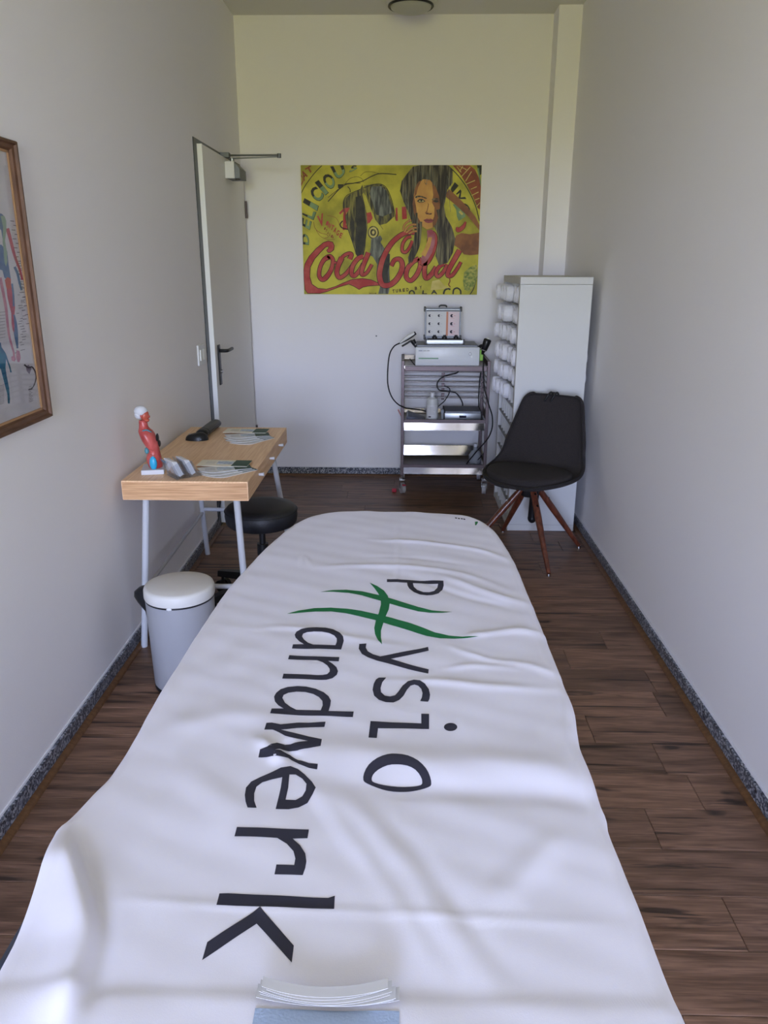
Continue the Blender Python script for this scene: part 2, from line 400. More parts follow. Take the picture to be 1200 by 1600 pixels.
# ------------------------------------------------------------------ door with closer
FRX = XL + .004
door = build('door_1', MB().box((XL-.05, DY0+.001, .005), (FRX, DY0+.066, DZ-.001)).box((XL-.05, DY1-.03, .005), (FRX, DY1-.001, DZ-.001)).box((XL-.05, DY0+.066, DZ-.022), (FRX, DY1-.03, DZ-.001)), M['door_frame'])
tag(door, kind='structure')
LX = XL + .030; LY0, LY1, LZ1 = DY0+.068, DY1-.032, DZ-.026
build('door_leaf', MB().box((XL-.04, LY0+.012, .012), (LX, LY1, LZ1), None, .002), M['door'], door)
build('leaf_edge', MB().box((XL-.04, LY0, .012), (LX+.001, LY0+.0118, LZ1)), M['door_edge'], door)
hp = at_x(341, 548, LX); hy, hz = hp.y, hp.z
build('handle_plate', MB().box((LX, hy-.022, hz-.20), (LX+.009, hy+.022, hz+.035), None, .004), M['black'], door)
build('door_handle', MB().tube([(LX+.008, hy, hz), (LX+.045, hy, hz), (LX+.055, hy+.03, hz), (LX+.055, hy+.13, hz)], .010, 10), M['black'], door, smooth=True)
build('key_cylinder', MB().cyl((LX+.008, hy, hz-.12), (LX+.020, hy, hz-.12), .011), M['chrome'], door, smooth=40)
for zc_ in (at_x(378, 326, LX).z, .34):
    build('hinge', MB().cyl((LX+.006, LY1+.004, zc_-.055), (LX+.006, LY1+.004, zc_+.055), .008, n=10), M['steel_dark'], door, smooth=40)
cl = thing('door_closer', (LX, 5.0, 2.07), 'grey door closer with a folded arm at the top of the white door', 'door closer')
CY0, CY1 = 5.06, 5.27
build('closer_body', MB().prism([Vector((LX, CY0+.012, 2.035)), Vector((LX+.085, CY0+.012, 2.035)), Vector((LX+.085, CY0+.012, 2.09)), Vector((LX+.05, CY0+.012, 2.125)), Vector((LX, CY0+.012, 2.125))], (0, CY1-CY0-.012, 0)), M['alu_dark'], cl)
build('end_cap', MB().box((LX-.004, CY0, 2.032), (LX+.055, CY0+.011, 2.128), None, .003), M['white_plastic'], cl)
build('adjusting_valve', MB().cyl((LX+.055, CY0+.09, 2.0345), (LX+.055, CY0+.09, 2.031), .015), M['black'], cl)
build('spindle', MB().cyl((LX+.035, 5.11, 2.12), (LX+.035, 5.11, 2.15), .014), M['alu'], cl, smooth=40)
build('arm', MB().box((0, -.011, -.003), (.30, .011, .003), Matrix.Translation((LX+.035, 5.11, 2.148)) @ Matrix.Rotation(-.24, 4, 'Z')), M['alu'], cl)
build('forearm', MB().tube([(LX+.335, 5.035, 2.158), (LX+.02, 5.13, 2.168)], .006, 8, smooth=0), M['alu'], cl, smooth=40)
build('elbow_joint', MB().cyl((LX+.335, 5.035, 2.142), (LX+.335, 5.035, 2.166), .012), M['alu_dark'], cl, smooth=40)
build('frame_shoe', MB().box((LX-.03, 5.07, 2.150), (LX+.025, 5.12, 2.178), None, .002), M['alu_dark'], cl)

# wall switch beside the door
sw_a, sw_b = at_x(307, 540, XL), at_x(320, 567, XL)
sy0, sy1, sz0, sz1 = sw_a.y, sw_b.y, 1.005, 1.115
sw = thing('wall_switch', (XL, (sy0+sy1)/2, 1.06), 'white double switch plate on the left wall beside the door', 'light switch')
build('cover_plate', MB().box((XL, sy0, sz0), (XL+.010, sy1, sz1), None, .003), M['white_plastic'], sw)
ym = (sy0+sy1)/2
build('rocker', MB().box((XL+.010, sy0+.02, 1.03), (XL+.016, ym-.006, 1.09), None, .002), M['door_edge'], sw)
build('rocker', MB().box((XL+.010, ym+.006, 1.03), (XL+.016, sy1-.02, 1.09), None, .002), M['door_edge'], sw)

# small wall screw left of the cart
q = at_y(588, 525, YB)
tag(build('wall_screw', MB().cyl((q.x, YB, q.z), (q.x, YB-.012, q.z), .006, .004, 8), M['alu_dark'], base=(q.x, YB, q.z)), 'tiny bare screw in the back wall between picture and cart', 'screw')
q = at_y(755, 460, YB)
# ceiling lamp
lc = at_z(642, 10, 2.985)
lamp = thing('ceiling_lamp', (lc.x, lc.y, ZC), 'round flush white ceiling lamp with a dark ring, switched off', 'ceiling lamp')
build('lamp_housing', MB().lathe([(.05, ZC), (.150, ZC), (.158, ZC-.02), (.150, ZC-.06), (.136, ZC-.074), (.05, ZC-.074)], (lc.x, lc.y, 0), 48), M['lamp_body'], lamp, smooth=40)
build('trim_ring', MB().lathe([(.124, 2.991), (.134, 2.991), (.136, 2.984), (.130, 2.979), (.122, 2.984)], (lc.x, lc.y, 0), 48), M['black'], lamp, smooth=40)
build('diffuser', MB().lathe([(.02, 2.989), (.122, 2.989), (.118, 2.975), (.09, 2.960), (.05, 2.952), (.004, 2.950)], (lc.x, lc.y, 0), 48), M['lamp_opal'], lamp, smooth=60)

# ================================================================== THE TREATMENT TABLE AND ITS CLOTH
ZT = .80
outl_px_L = [(600,801.5),(560,801.2),(520,803),(490,808),(468,816),(449,827),(430,842),(412,858),(394,877),(375,897),(350,926),(325,962),(300,1000),(280,1032),(262,1060),(245,1088),(225,1122),(207,1155),(185,1190),(165,1218),(140,1244),(115,1270),(98,1288),(84,1303),(74,1330),(65,1365),(52,1400),(35,1440),(18,1475),(0,1508)]
outl_px_R = [(640,802),(680,804),(710,806),(735,810),(757,818),(776,833),(792,855),(806,880),(819,910),(832,942),(850,985),(868,1030),(884,1072),(898,1105),(903,1140),(908,1168),(922,1205),(938,1250),(949,1274),(952,1294),(962,1322),(980,1366),(1005,1425),(1030,1492),(1055,1555),(1074,1600)]
PL = [at_z(u, v, ZT-.012) for u, v in outl_px_L]; PR = [at_z(u, v, ZT-.012) for u, v in outl_px_R]
PL += [Vector((PL[-1].x+.005, .50, PL[-1].z)), Vector((PL[-1].x+.005, .40, PL[-1].z)), Vector((-.40, .335, PL[-1].z)), Vector((-.33, .315, PL[-1].z)), Vector((-.2, .31, PL[-1].z))]
PR += [Vector((PR[-1].x, .45, PR[-1].z)), Vector((.28, .36, PR[-1].z)), Vector((.22, .315, PR[-1].z)), Vector((.1, .31, PR[-1].z))]
ring = list(reversed(PL)) + PR
ring = spline([p for p in ring], 5)
# resample evenly
def resample(P, n, closed=True):
    Q = P + [P[0]] if closed else P
    d = [0]
    for a, b in zip(Q[:-1], Q[1:]): d.append(d[-1] + (b - a).length)
    out = []; i = 0
    for k in range(n):
        t = d[-1]*k/(n if closed else n-1)
        while i < len(d)-2 and d[i+1] < t: i += 1
        out.append(Q[i].lerp(Q[i+1], (t - d[i])/max(d[i+1]-d[i], 1e-9)))
    return out
OUT = resample(ring, 560)
C0 = Vector((-.07, 1.35, 0))
# folds of the cloth: (points on the cloth, height, half width, asymmetry)
FOLDS = [
 ([(575,843),(640,846),(705,853),(760,862),(800,878)], .0045, .012),
 ([(490,886),(560,884),(640,886),(700,893),(750,905),(800,925)], .0040, .013),
 ([(690,897),(730,915),(780,932),(826,945)], .0050, .014),
 ([(720,995),(760,990),(810,985),(858,992)], .0045, .012),
 ([(600,1062),(680,1064),(740,1070),(800,1074),(880,1078)], .0035, .012),
 ([(700,1010),(760,1030),(830,1040),(880,1060)], .0035, .010),
 ([(690,1046),(750,1040),(820,1046)], .0030, .010),
 ([(380,984),(440,980),(500,986),(560,998),(640,1010)], .0022, .012),
 ([(240,1150),(340,1120),(440,1118)], .0030, .030),
 ([(400,1150),(425,1175),(438,1195)], .0060, .012),
 ([(430,1150),(500,1170),(600,1185),(700,1192),(800,1196),(880,1205),(930,1238)], .0065, .036),
 ([(900,1120),(905,1160),(925,1210),(945,1262)], .0065, .022),
 ([(500,1225),(560,1275),(620,1335),(660,1395),(720,1480),(790,1550)], .0048, .024),
 ([(480,1210),(530,1290),(590,1370),(640,1450),(700,1540)], .0035, .014),
 ([(760,1420),(800,1380),(850,1330),(880,1300)], .0030, .02),
 ([(150,1403),(300,1412),(450,1420),(640,1430),(820,1437),(1000,1445)], .0016, .006),
 ([(620,800),(622,860),(618,930)], .0012, .006),
 ([(470,885),(475,870),(490,886)], .0015, .008),
 ([(250,1180),(330,1230),(370,1300)], .0030, .03),
]
FO = []
for pts, amp, wd in FOLDS:
    P = spline([at_z(u, v, ZT) for u, v in pts], 8)
    FO.append((np.array([(p.x, p.y) for p in P]), amp, wd))
DIPS = [
 ([(520,1218),(640,1232),(760,1236),(880,1246),(948,1275)], .0038, .022),
 ([(560,1230),(610,1290),(660,1345),(730,1440),(810,1540)], .0028, .016),
 ([(640,900),(720,930),(800,950)], .0025, .012),
 ([(560,870),(650,872),(740,884)], .0015, .010),
 ([(445,1155),(452,1175),(470,1192)], .0050, .010),
]
for pts, amp, wd in DIPS:
    P = spline([at_z(u, v, ZT) for u, v in pts], 8); FO.append((np.array([(p.x, p.y) for p in P]), -amp, wd))
CREASE = np.array([(p.x, p.y) for p in spline([at_z(u, v, ZT) for u, v in [(112,1300),(122,1345),(138,1395),(149,1440),(150,1470),(138,1520),(130,1552)]], 8)])
HEADY = at_z(600, 1556, ZT).y
def seg_dist(X, Y, P):
    best = np.full(X.shape, 1e9); tt = np.zeros(X.shape)
    n = len(P) - 1
    for i in range(n):
        ax, ay = P[i]; bx, by = P[i+1]; dx, dy = bx-ax, by-ay; L2 = dx*dx + dy*dy + 1e-12
        t = np.clip(((X-ax)*dx + (Y-ay)*dy)/L2, 0, 1); d = np.hypot(X-ax-t*dx, Y-ay-t*dy)
        m = d < best; best = np.where(m, d, best); tt = np.where(m, (i+t)/n, tt)
    return best, tt
def cloth_height(X, Y):
    X = np.asarray(X, float); Y = np.asarray(Y, float)
    Z = np.full(X.shape, ZT)
    for P, amp, wd in FO:
        d, t = seg_dist(X, Y, P); env = np.clip(np.minimum(t, 1-t)*4, 0.0, 1)
        Z += amp*np.exp(-(d/wd)**2)*(0.15 + .85*env)
    Z += .0012*np.sin(X*23 + 3*np.sin(Y*7))*np.cos(Y*17 + 2*np.sin(X*9)) + .0006*np.sin(X*61 + Y*35)*np.sin(Y*53 - X*21)
    # puffed flap on the near left: raised left of the crease
    d, t = seg_dist(X, Y, CREASE)
    cx = np.interp(Y, CREASE[::-1, 1][np.argsort(CREASE[::-1, 1])], CREASE[::-1, 0][np.argsort(CREASE[::-1, 1])])
    side = 1/(1 + np.exp((X - cx)/.004)); yw = np.clip((.90 - Y)/.10, 0, 1)
    Z += side*yw*(.024*np.exp(-(d/.045)**2)) - (1-side)*yw*.008*np.exp(-(d/.018)**2)
    # near end: the head part sits a little higher
    h = 1/(1 + np.exp((Y - HEADY + .002)/.003)); Z += h*.003
    return Z
KS = 150
verts, faces = [], []
O = np.array([(p.x, p.y) for p in OUT]); n = len(O)
ss = [(k/KS) for k in range(1, KS+1)]
verts.append((C0.x, C0.y, float(cloth_height(C0.x, C0.y))))
rc = .026
# inward normal shrink for the rounded shoulder
Tn = np.roll(O, -1, 0) - np.roll(O, 1, 0); Nn = np.stack([Tn[:, 1], -Tn[:, 0]], 1); Nn /= np.linalg.norm(Nn, axis=1)[:, None]
if np.sum((O + Nn*.01 - np.array([C0.x, C0.y]))**2) < np.sum((O - np.array([C0.x, C0.y]))**2): Nn = -Nn
for _ in range(6): Nn = (np.roll(Nn, 1, 0) + Nn*2 + np.roll(Nn, -1, 0)); Nn /= np.linalg.norm(Nn, axis=1)[:, None]
INN = O - Nn*rc
for s_ in ss:
    sp_ = s_**.8 if False else s_
    XY = np.array([C0.x, C0.y]) + (INN - np.array([C0.x, C0.y]))*sp_
    Z = cloth_height(XY[:, 0], XY[:, 1])
    verts += [(a, b, c) for (a, b), c in zip(XY, Z)]
ZE = cloth_height(INN[:, 0], INN[:, 1])
arc = np.arange(n)/n*2*math.pi
for j in range(1, 9):
    t = math.pi/2*j/8; XY = INN + Nn*rc*math.sin(t); verts += [(a, b, c - rc*(1-math.cos(t))) for (a, b), c in zip(XY, ZE)]
for j in range(1, 8):
    dz = .012*j; amp = .004*min(1, j/4)
    wav = amp*(np.sin(arc*19 + 1.3) + .6*np.sin(arc*41 + .4)) - .010*(j/7)**2
    XY = INN + Nn*(rc + np.minimum(wav, .0015))[:, None]
    verts += [(a, b, c - rc - dz) for (a, b), c in zip(XY, ZE)]
nr = KS + 8 + 7
for i in range(n): faces.append((0, 1 + i, 1 + (i+1) % n))
for k in range(nr - 1):
    for i in range(n):
        j = (i+1) % n; faces.append((1+k*n+i, 1+(k+1)*n+i, 1+(k+1)*n+j, 1+k*n+j))
mb = MB(); mb.add(verts, faces)
sheet = build('table_cloth', mb, M['cloth'], smooth=True, base=(C0.x, C0.y, ZT))
tag(sheet, 'white cotton cloth with large dark and green lettering, spread over the treatment table', 'cloth')
BV = BVHTree.FromPolygons([Vector(v) for v in verts], faces)

def on_cloth(u, v):
    d = ray(u, v).normalized(); h = BV.ray_cast(CAM, d)
    return h[0] if h[0] is not None else at_z(u, v, ZT)
def printed(name, polys, m, cell=.008, lift=.0006, label=None):
    """flat print on the cloth: list of (outline, [holes]) given as points on the cloth's plane"""
    bm = bmesh.new()
    for outer, holes in polys:
        edges = []
        for loop in [outer] + holes:
            P = [on_cloth(u, v) for u, v in loop]; vs = [bm.verts.new((p.x, p.y, 0)) for p in P]
            edges += [bm.edges.new((vs[i], vs[(i+1) % len(vs)])) for i in range(len(vs))]
        bmesh.ops.triangle_fill(bm, edges=edges, use_beauty=True, normal=(0, 0, 1))
    xs = [v.co.x for v in bm.verts]; ys = [v.co.y for v in bm.verts]
    x = math.floor(min(xs)/cell)*cell
    while x < max(xs):
        bmesh.ops.bisect_plane(bm, geom=bm.verts[:]+bm.edges[:]+bm.faces[:], plane_co=(x, 0, 0), plane_no=(1, 0, 0)); x += cell
    y = math.floor(min(ys)/cell)*cell
    while y < max(ys):
        bmesh.ops.bisect_plane(bm, geom=bm.verts[:]+bm.edges[:]+bm.faces[:], plane_co=(0, y, 0), plane_no=(0, 1, 0)); y += cell
    org = ORG[sheet.name]
    for v_ in bm.verts:
        h = BV.ray_cast(Vector((v_.co.x, v_.co.y, 1.2)), Vector((0, 0, -1)))
        v_.co.z = (h[0].z if h[0] is not None else ZT) + lift
        v_.co -= org
    bmesh.ops.recalc_face_normals(bm, faces=bm.faces)
    for f in bm.faces:
        if f.normal.z < 0: f.normal_flip()
    me = bpy.data.meshes.new(name); bm.to_mesh(me); bm.free()
    o = _link(name, me, sheet, m, True); ORG[o.name] = org
    if label: o['label'] = label
    return o
def densify(P, k=3):
    return P
A_ = lambda L: [(440 + x/3.75, 890 + y/3.75) for x, y in L]
B_ = lambda L: [(300 + x/4.323, 1150 + y/4.323) for x, y in L]
C_ = lambda L: [(400 + x/7.275, 970 + y/7.275) for x, y in L]
def smooth_loop(L, k=4):   # rounded outline through the traced points
    P = [Vector((x, y, 0)) for x, y in L]; n_ = len(P); out = []
    for i in range(n_):
        a, b, c, d = P[i-1], P[i], P[(i+1) % n_], P[(i+2) % n_]
        for j in range(k):
            t = j/k; q = 0.5*((2*b) + (c-a)*t + (2*a-5*b+4*c-d)*t*t + (3*b-a-3*c+d)*t**3); out.append((q.x, q.y))
    return out
printed('printed_letter', [(A_([(617,57),(948,66),(950,95),(942,120),(920,140),(885,150),(850,152),(810,147),(775,133),(748,112),(738,95),(735,78),(617,74)]),
    [A_([(769,80),(775,102),(795,120),(830,133),(865,134),(895,126),(912,108),(917,84)])])], M['ink'])
printed('printed_letter', [(A_([(858,454),(862,476),(640,524),(862,586),(859,611),(560,535),(505,515),(470,495),(452,465),(455,437),(497,434),(493,458),(505,480),(535,497),(578,510)]), [])], M['ink'])
printed('printed_letter', [(A_([(570,634),(613,634),(590,662),(580,695),(583,720),(605,740),(635,745),(665,738),(685,715),(710,680),(740,655),(775,646),(810,650),(840,670),(862,700),(870,735),(866,760),(858,776),(812,772),(822,750),(826,725),(818,700),(800,682),(778,675),(755,682),(735,705),(715,740),(690,765),(655,780),(610,778),(570,765),(542,740),(533,705),(540,670),(553,645)]), [])], M['ink'])
printed('printed_letter', [(A_([(818,846),(864,847),(864,936),(565,931),(558,988),(509,986),(521,889),(819,903)]), []),
    (A_([(990+39*math.cos(t), 924+24*math.sin(t)) for t in [2*math.pi*i/20 for i in range(20)]]), [])], M['ink'])
printed('printed_letter', [(A_(smooth_loop([(675,1080),(740,1090),(800,1120),(845,1165),(870,1215),(877,1260),(862,1276),(820,1290),(760,1302),(690,1305),(620,1298),(560,1280),(500,1255),(479,1235),(483,1195),(510,1145),(560,1105),(620,1083)], 2)),
    [A_(smooth_loop([(675,1143),(620,1148),(565,1175),(535,1205),(528,1235),(545,1250),(600,1265),(680,1275),(760,1274),(815,1265),(824,1245),(815,1215),(785,1175),(735,1150)], 2))])], M['ink'])
printed('printed_stroke', [(A_([(228,132),(300,121),(380,119),(470,128),(560,148),(640,170),(720,195),(800,220),(880,240),(940,246),(1002,249),(940,254),(870,254),(800,246),(720,225),(640,202),(560,178),(470,152),(390,137),(300,131)]), [])], M['green_ink'], label='green upper long brush stroke of the printed emblem')
printed('printed_stroke', [(A_([(32,260),(100,241),(190,227),(290,224),(380,230),(470,243),(560,263),(650,285),(740,310),(830,342),(900,370),(980,388),(1060,394),(1155,392),(1090,402),(1010,406),(930,404),(850,390),(770,365),(680,337),(600,313),(540,295),(450,273),(370,256),(290,246),(200,247),(110,254)]), [])], M['green_ink'], label='green lower long brush stroke of the printed emblem')
printed('printed_stroke', [(A_([(516,78),(560,98),(600,125),(622,155),(634,195),(628,235),(608,280),(596,315),(582,360),(582,400),(589,441),(565,415),(548,380),(543,345),(552,300),(570,255),(582,205),(580,165),(565,140),(545,112)]), [])], M['green_ink'], lift=.0009, label='green short curved cross stroke of the printed emblem')
printed('printed_letter', [(C_([(420,270),(545,268),(490,235),(450,195),(440,160),(460,125),(510,98),(590,80),(690,76),(790,80),(880,100),(950,135),(990,180),(998,230),(985,275),(968,329),(700,320),(408,318)]),
    [C_([(650,272),(590,250),(545,215),(523,180),(535,150),(580,132),(660,124),(750,126),(830,142),(890,170),(918,205),(918,240),(903,280)])])], M['ink'])
printed('printed_letter', [(C_([(378,393),(948,415),(941,464),(820,458),(870,490),(915,530),(932,575),(920,615),(870,655),(800,673),(740,675),(298,660),(313,603),(700,620),(760,618),(810,608),(838,580),(838,550),(810,510),(760,475),(695,450),(365,440)]), [])], M['ink'])
printed('printed_letter', [(C_([(178,1000),(315,1000),(255,965),(215,920),(205,865),(230,820),(280,780),(360,755),(470,745),(570,750),(680,775),(770,815),(825,860),(852,910),(843,970),(825,1028),(1111,1034),(1101,1098),(850,1085),(160,1054)]),
    [C_([(460,1015),(390,980),(330,935),(300,880),(315,845),(370,820),(460,808),(560,812),(650,835),(715,870),(755,915),(758,965),(735,1020),(600,1018)])])], M['ink'])
printed('printed_letter', [(C_([(118,1163),(180,1160),(280,1180),(480,1160),(600,1162),(791,1150),(778,1210),(600,1215),(480,1220),(350,1235),(285,1240),(450,1280),(600,1318),(749,1348),(735,1425),(600,1450),(470,1478),(390,1487),(340,1480),(270,1458),(215,1468)]) +
    [(438.8,1172.4),(452.7,1180),(466.5,1188.2),(482.7,1192.8),(496.6,1194),(495.5,1202.7),(482.7,1200.4),(466.5,1194),(450.4,1184.7),(436.5,1181.7),(420,1183),(403.6,1184),(406.2,1171.4),(417.9,1166.6),(424.7,1162.4),(433,1160.8),(444,1163.8),(455,1163),(481,1158),(466,1154.9),(445.4,1150),(434.4,1143.9),(426,1140.4),(413,1140.4)], [])], M['ink'])
printed('printed_letter', [(B_([(375,485),(437,487),(420,440),(420,390),(435,345),(475,315),(540,295),(610,280),(600,350),(565,495),(650,497),(720,485),(780,455),(815,395),(836,350),(810,310),(760,260),(715,225),(665,205),(600,215),(530,250),(460,280),(400,310),(365,350),(357,400),(362,445)]),
    [B_([(658,262),(700,262),(745,290),(773,325),(768,370),(745,410),(700,435),(632,432),(650,350)])])], M['ink'])
printed('printed_letter', [(B_([(303,617),(400,619),(500,622),(790,634),(780,693),(680,695),(730,740),(765,795),(773,850),(765,895),(748,942),(557,937),(570,870),(690,874),(698,830),(685,780),(640,730),(575,690),(287,680)]), [])], M['ink'])
printed('printed_letter', [(B_([(185,1066),(240,1064),(920,1096),(965,1081),(960,1170),(165,1143)]), []), (B_([(460,1153),(688,1418),(674,1533),(437,1270),(68,1517),(103,1395)]), [])], M['ink'])
printed('printed_small_text', [([(a, b), (a+3, b+.6), (a+3, b+2.2), (a, b+1.6)], []) for a, b in ((711,808.6),(715.5,809.3),(720,809.8),(724,810.4))], M['ink'], label='tiny dark printed line near the far rounded edge')
printed('printed_small_mark', [([(742,815.5),(746,815),(747,816.5),(744,821),(742.5,821)], [])], M['green_ink'], label='tiny green printed mark near the far corner')

# the table under the cloth
tb = thing('treatment_table', (C0.x, 1.3, 0), 'height-adjustable treatment table with a navy cushion hidden under the printed cloth', 'treatment table')
sm = resample([Vector((a, b, 0)) for a, b in (O - Nn*.036)], 90)
mb = MB(); mb.ring_loft([[Vector((p.x, p.y, z)) + (Vector((C0.x, C0.y, 0)) - p).normalized()*d for p in sm] for d, z in ((.02, .715), (.004, .725), (.004, .765), (.02, .782))])
build('cushion', mb, M['navy'], tb, smooth=40)
yh = at_x(0, 1500, -.5)
build('armrest_pad', MB().box((-.505, .36, .655), (-.30, .835, .712), None, .022), M['navy'], tb, smooth=40)
build('top_frame', MB().box((-.34, .45, .66), (.20, 2.05, .712)), M['alu_dark'], tb)
for yy in (.75, 1.8):
    build('lift_arm', MB().cyl((-.2, yy, .10), (-.2, yy + (.45 if yy < 1 else -.45), .66), .025).cyl((.06, yy, .10), (.06, yy + (.45 if yy < 1 else -.45), .66), .025), M['white_metal'], tb, smooth=40)
build('base_frame', MB().box((-.32, .6, .05), (-.26, 1.95, .11)).box((.12, .6, .05), (.18, 1.95, .11)).box((-.32, .6, .05), (.18, .66, .11)).box((-.32, 1.89, .05), (.18, 1.95, .11)), M['white_metal'], tb)
for fx in (-.29, .15):
    for fy in (.63, 1.92): build('foot', MB().cyl((fx, fy, 0), (fx, fy, .05), .03, .022), M['rubber'], tb, smooth=40)

# curled paper sheets on a pale blue towel at the near end
nb = on_cloth(508, 1586); tz = nb.z
xa, xb = on_cloth(400, 1572).x, on_cloth(624, 1572).x
mb = MB(); rings = []
nx = 24
for yy, zz in ((nb.y + .004, 0), (nb.y - .001, .0035), (nb.y - .02, .005), (nb.y - .06, .006), (nb.y - .12, .006), (nb.y - .17, .005), (nb.y - .18, .001)):
    rings.append([(xa + (xb - xa)*i/nx, yy, max(tz + zz*(math.sin(math.pi*i/nx)**.3), float(cloth_height(xa + (xb-xa)*i/nx, yy)) + .0012)) for i in range(nx+1)])
mb.ring_loft(rings, cap=False, close=False)
tag(build('blue_towel', mb, M['towel_blue'], smooth=True, base=(-.07, nb.y, tz), fix=False), 'pale blue folded towel at the near end of the white cloth, below the curled sheets', 'towel')
order = ['lowest', 'second lowest', 'third lowest', 'middle', 'third highest', 'second highest', 'topmost']
for k in range(7):
    rr = []; a_, b_ = xa + .003*(k % 3) + .001*k, xb - .004*(k % 2) - .002*k
    for i in range(25):
        f = i/24; x = a_ + (b_ - a_)*f; q_ = (2*f - 1)**2
        z = tz + .006 + .0012*k + .0055*q_*(1 + .10*k)
        yn = nb.y + .003 + .0007*k + .002*math.sin(3*f + k) + .006*q_; yf = yn + .015 - .0006*k
        rr.append([(x, yn, z), (x, yf, z + .001), (x, yf, z + .0004), (x, yn, z - .0006)])
    tag(build('paper_sheet', MB().ring_loft(rr), M['tissue'], smooth=40, base=(-.07, nb.y, tz)), 'curled white sheet, %s of the small stack at the near table end' % order[k], 'paper', 'curled paper sheets at the near end')

# ================================================================== DESK AND WHAT STANDS ON IT
DX0, DX1, DYn, DYf, DT, DB = -1.085, -.592, 2.845, 3.878, .74, .662
desk = thing('desk', (-.84, 3.36, 0), 'narrow bamboo desk with splayed white metal legs along the left wall', 'desk')
build('desk_top', MB().box((DX0, DYn, DB), (DX1, DYf, DT), None, .003), M['bamboo'], desk)
build('end_board', MB().box((DX0+.004, DYn-.0015, DB+.004), (DX1-.004, DYn+.001, DT-.006)), M['bamboo_edge'], desk)
legs = [((-1.006, 2.885, DB), (-1.079, 2.900, .0)), ((-.650, 2.893, DB), (-.630, 2.905, .0)), ((-1.070, 3.86, DB), (-1.074, 3.985, .0)), ((-.672, 3.84, DB), (-.602, 3.96, .0))]
for a, b in legs: build('leg', MB().cyl(a, b, .0135, n=14), M['white_metal'], desk, smooth=40)
def on_leg(k, z): a, b = Vector(legs[k][0]), Vector(legs[k][1]); return a.lerp(b, (DB - z)/DB)
zb = .28
build('crossbar', MB().cyl(on_leg(0, zb), on_leg(1, zb), .0105, n=12), M['white_metal'], desk, smooth=40)
build('crossbar', MB().cyl(on_leg(2, zb), on_leg(3, zb), .0105, n=12), M['white_metal'], desk, smooth=40)
a, b = on_leg(0, zb-.02), on_leg(2, zb-.02)
build('stretcher', MB().cyl(a, b, .0085, n=12), M['white_metal'], desk, smooth=40)
for yk in (3.074, 3.35, 3.614):
    build('peg', MB().cyl((DX1, yk, .708), (DX1+.022, yk, .709), .0055, .0075, 12), M['bone'], desk, smooth=40)

# torso model
tx, ty = -1.0, 2.99
tm = thing('torso_model', (tx, ty, DT), 'small red muscle torso model with white skull cap on a square white base', 'anatomical model')
build('base', MB().box((-.044, -.056, 0), (.044, .056, .019), Matrix.Translation((tx, ty, DT)) @ Matrix.Rotation(.22, 4, 'Z'), .002), M['bone'], tm)
def zz_(v): return .757 + (985 - v)/9.23*.00262
def xx_(X): return tx + (X - 345)/9.23*.0026
rings = []
prof = [(985,295,470),(960,280,476),(900,262,474),(840,258,466),(780,280,456),(730,290,450),(690,275,446),(650,255,446),(600,228,432),(550,208,416),(500,190,396),(460,182,370),(430,186,344),(400,192,322),(370,196,314),(335,196,312),(310,198,300)]
for v, a, b in prof:
    c_, h_ = (xx_(a)+xx_(b))/2, (xx_(b)-xx_(a))/2
    dp = h_*(1.35 if 450 < v < 720 else 1.15 if v >= 720 else 1.0)
    rings.append([Vector((c_ + h_*math.cos(t), ty + dp*math.sin(t), zz_(v))) for t in [2*math.pi*i/22 for i in range(22)]])
build('torso', MB().ring_loft(rings), M['muscle'], tm, smooth=70)
hd = Vector((xx_(250), ty, zz_(215)))
build('face', MB().ell(hd + Vector((.010, 0, -.008)), .017, .0185, .024).ell(hd + Vector((.026, 0, -.012)), .005, .004, .006, 10, 6).ell(hd + Vector((.018, -.004, -.026)), .011, .012, .008, 10, 6), M['muscle_neck'], tm, smooth=True)
build('skull', MB().ell(hd + Vector((-.004, 0, .008)), .0265, .0225, .0235).ell(hd + Vector((-.012, 0, -.006)), .017, .0205, .017), M['bone'], tm, smooth=True)
build('eye', MB().ell(hd + Vector((.0155, -.0125, -.003)), .0035, .0035, .0032, 10, 6), M['black'], tm, smooth=True)
build('ear', MB().ell(hd + Vector((.002, -.0195, -.008)), .004, .0025, .006, 10, 6), M['muscle'], tm, smooth=True)
hip = Vector((xx_(385), ty - .034, zz_(895)))
build('hip_joint', MB().ell(hip, .0150, .010, .028), M['model_blue'], tm, smooth=True)
build('arm_joint', MB().ell(Vector((xx_(300), ty - .024, zz_(725))), .0095, .010, .013), M['model_teal'], tm, smooth=True)
build('shoulder_cut', MB().ell(Vector((xx_(440), ty + .012, zz_(650))), .006, .016, .014).ell(Vector((xx_(425), ty + .01, zz_(580))), .004, .018, .022), M['black'], tm, smooth=True)
build('collar_muscle', MB().tube([(xx_(215), ty-.014, zz_(480)), (xx_(260), ty-.0255, zz_(450)), (xx_(320), ty-.026, zz_(430)), (xx_(372), ty-.012, zz_(470))], .003, 8), M['model_teal'], tm, smooth=True)
for k_, (v_, xa, xb) in enumerate(((560, 300, 415), (610, 305, 432), (700, 330, 445), (770, 340, 452))):
    build('muscle_line', MB().tube([(xx_(xa), ty-.030, zz_(v_)), (xx_((xa+xb)/2), ty-.028, zz_(v_+18)), (xx_(xb), ty-.008, zz_(v_+12))], .0012, 6), M['muscle_neck'], tm, smooth=True)

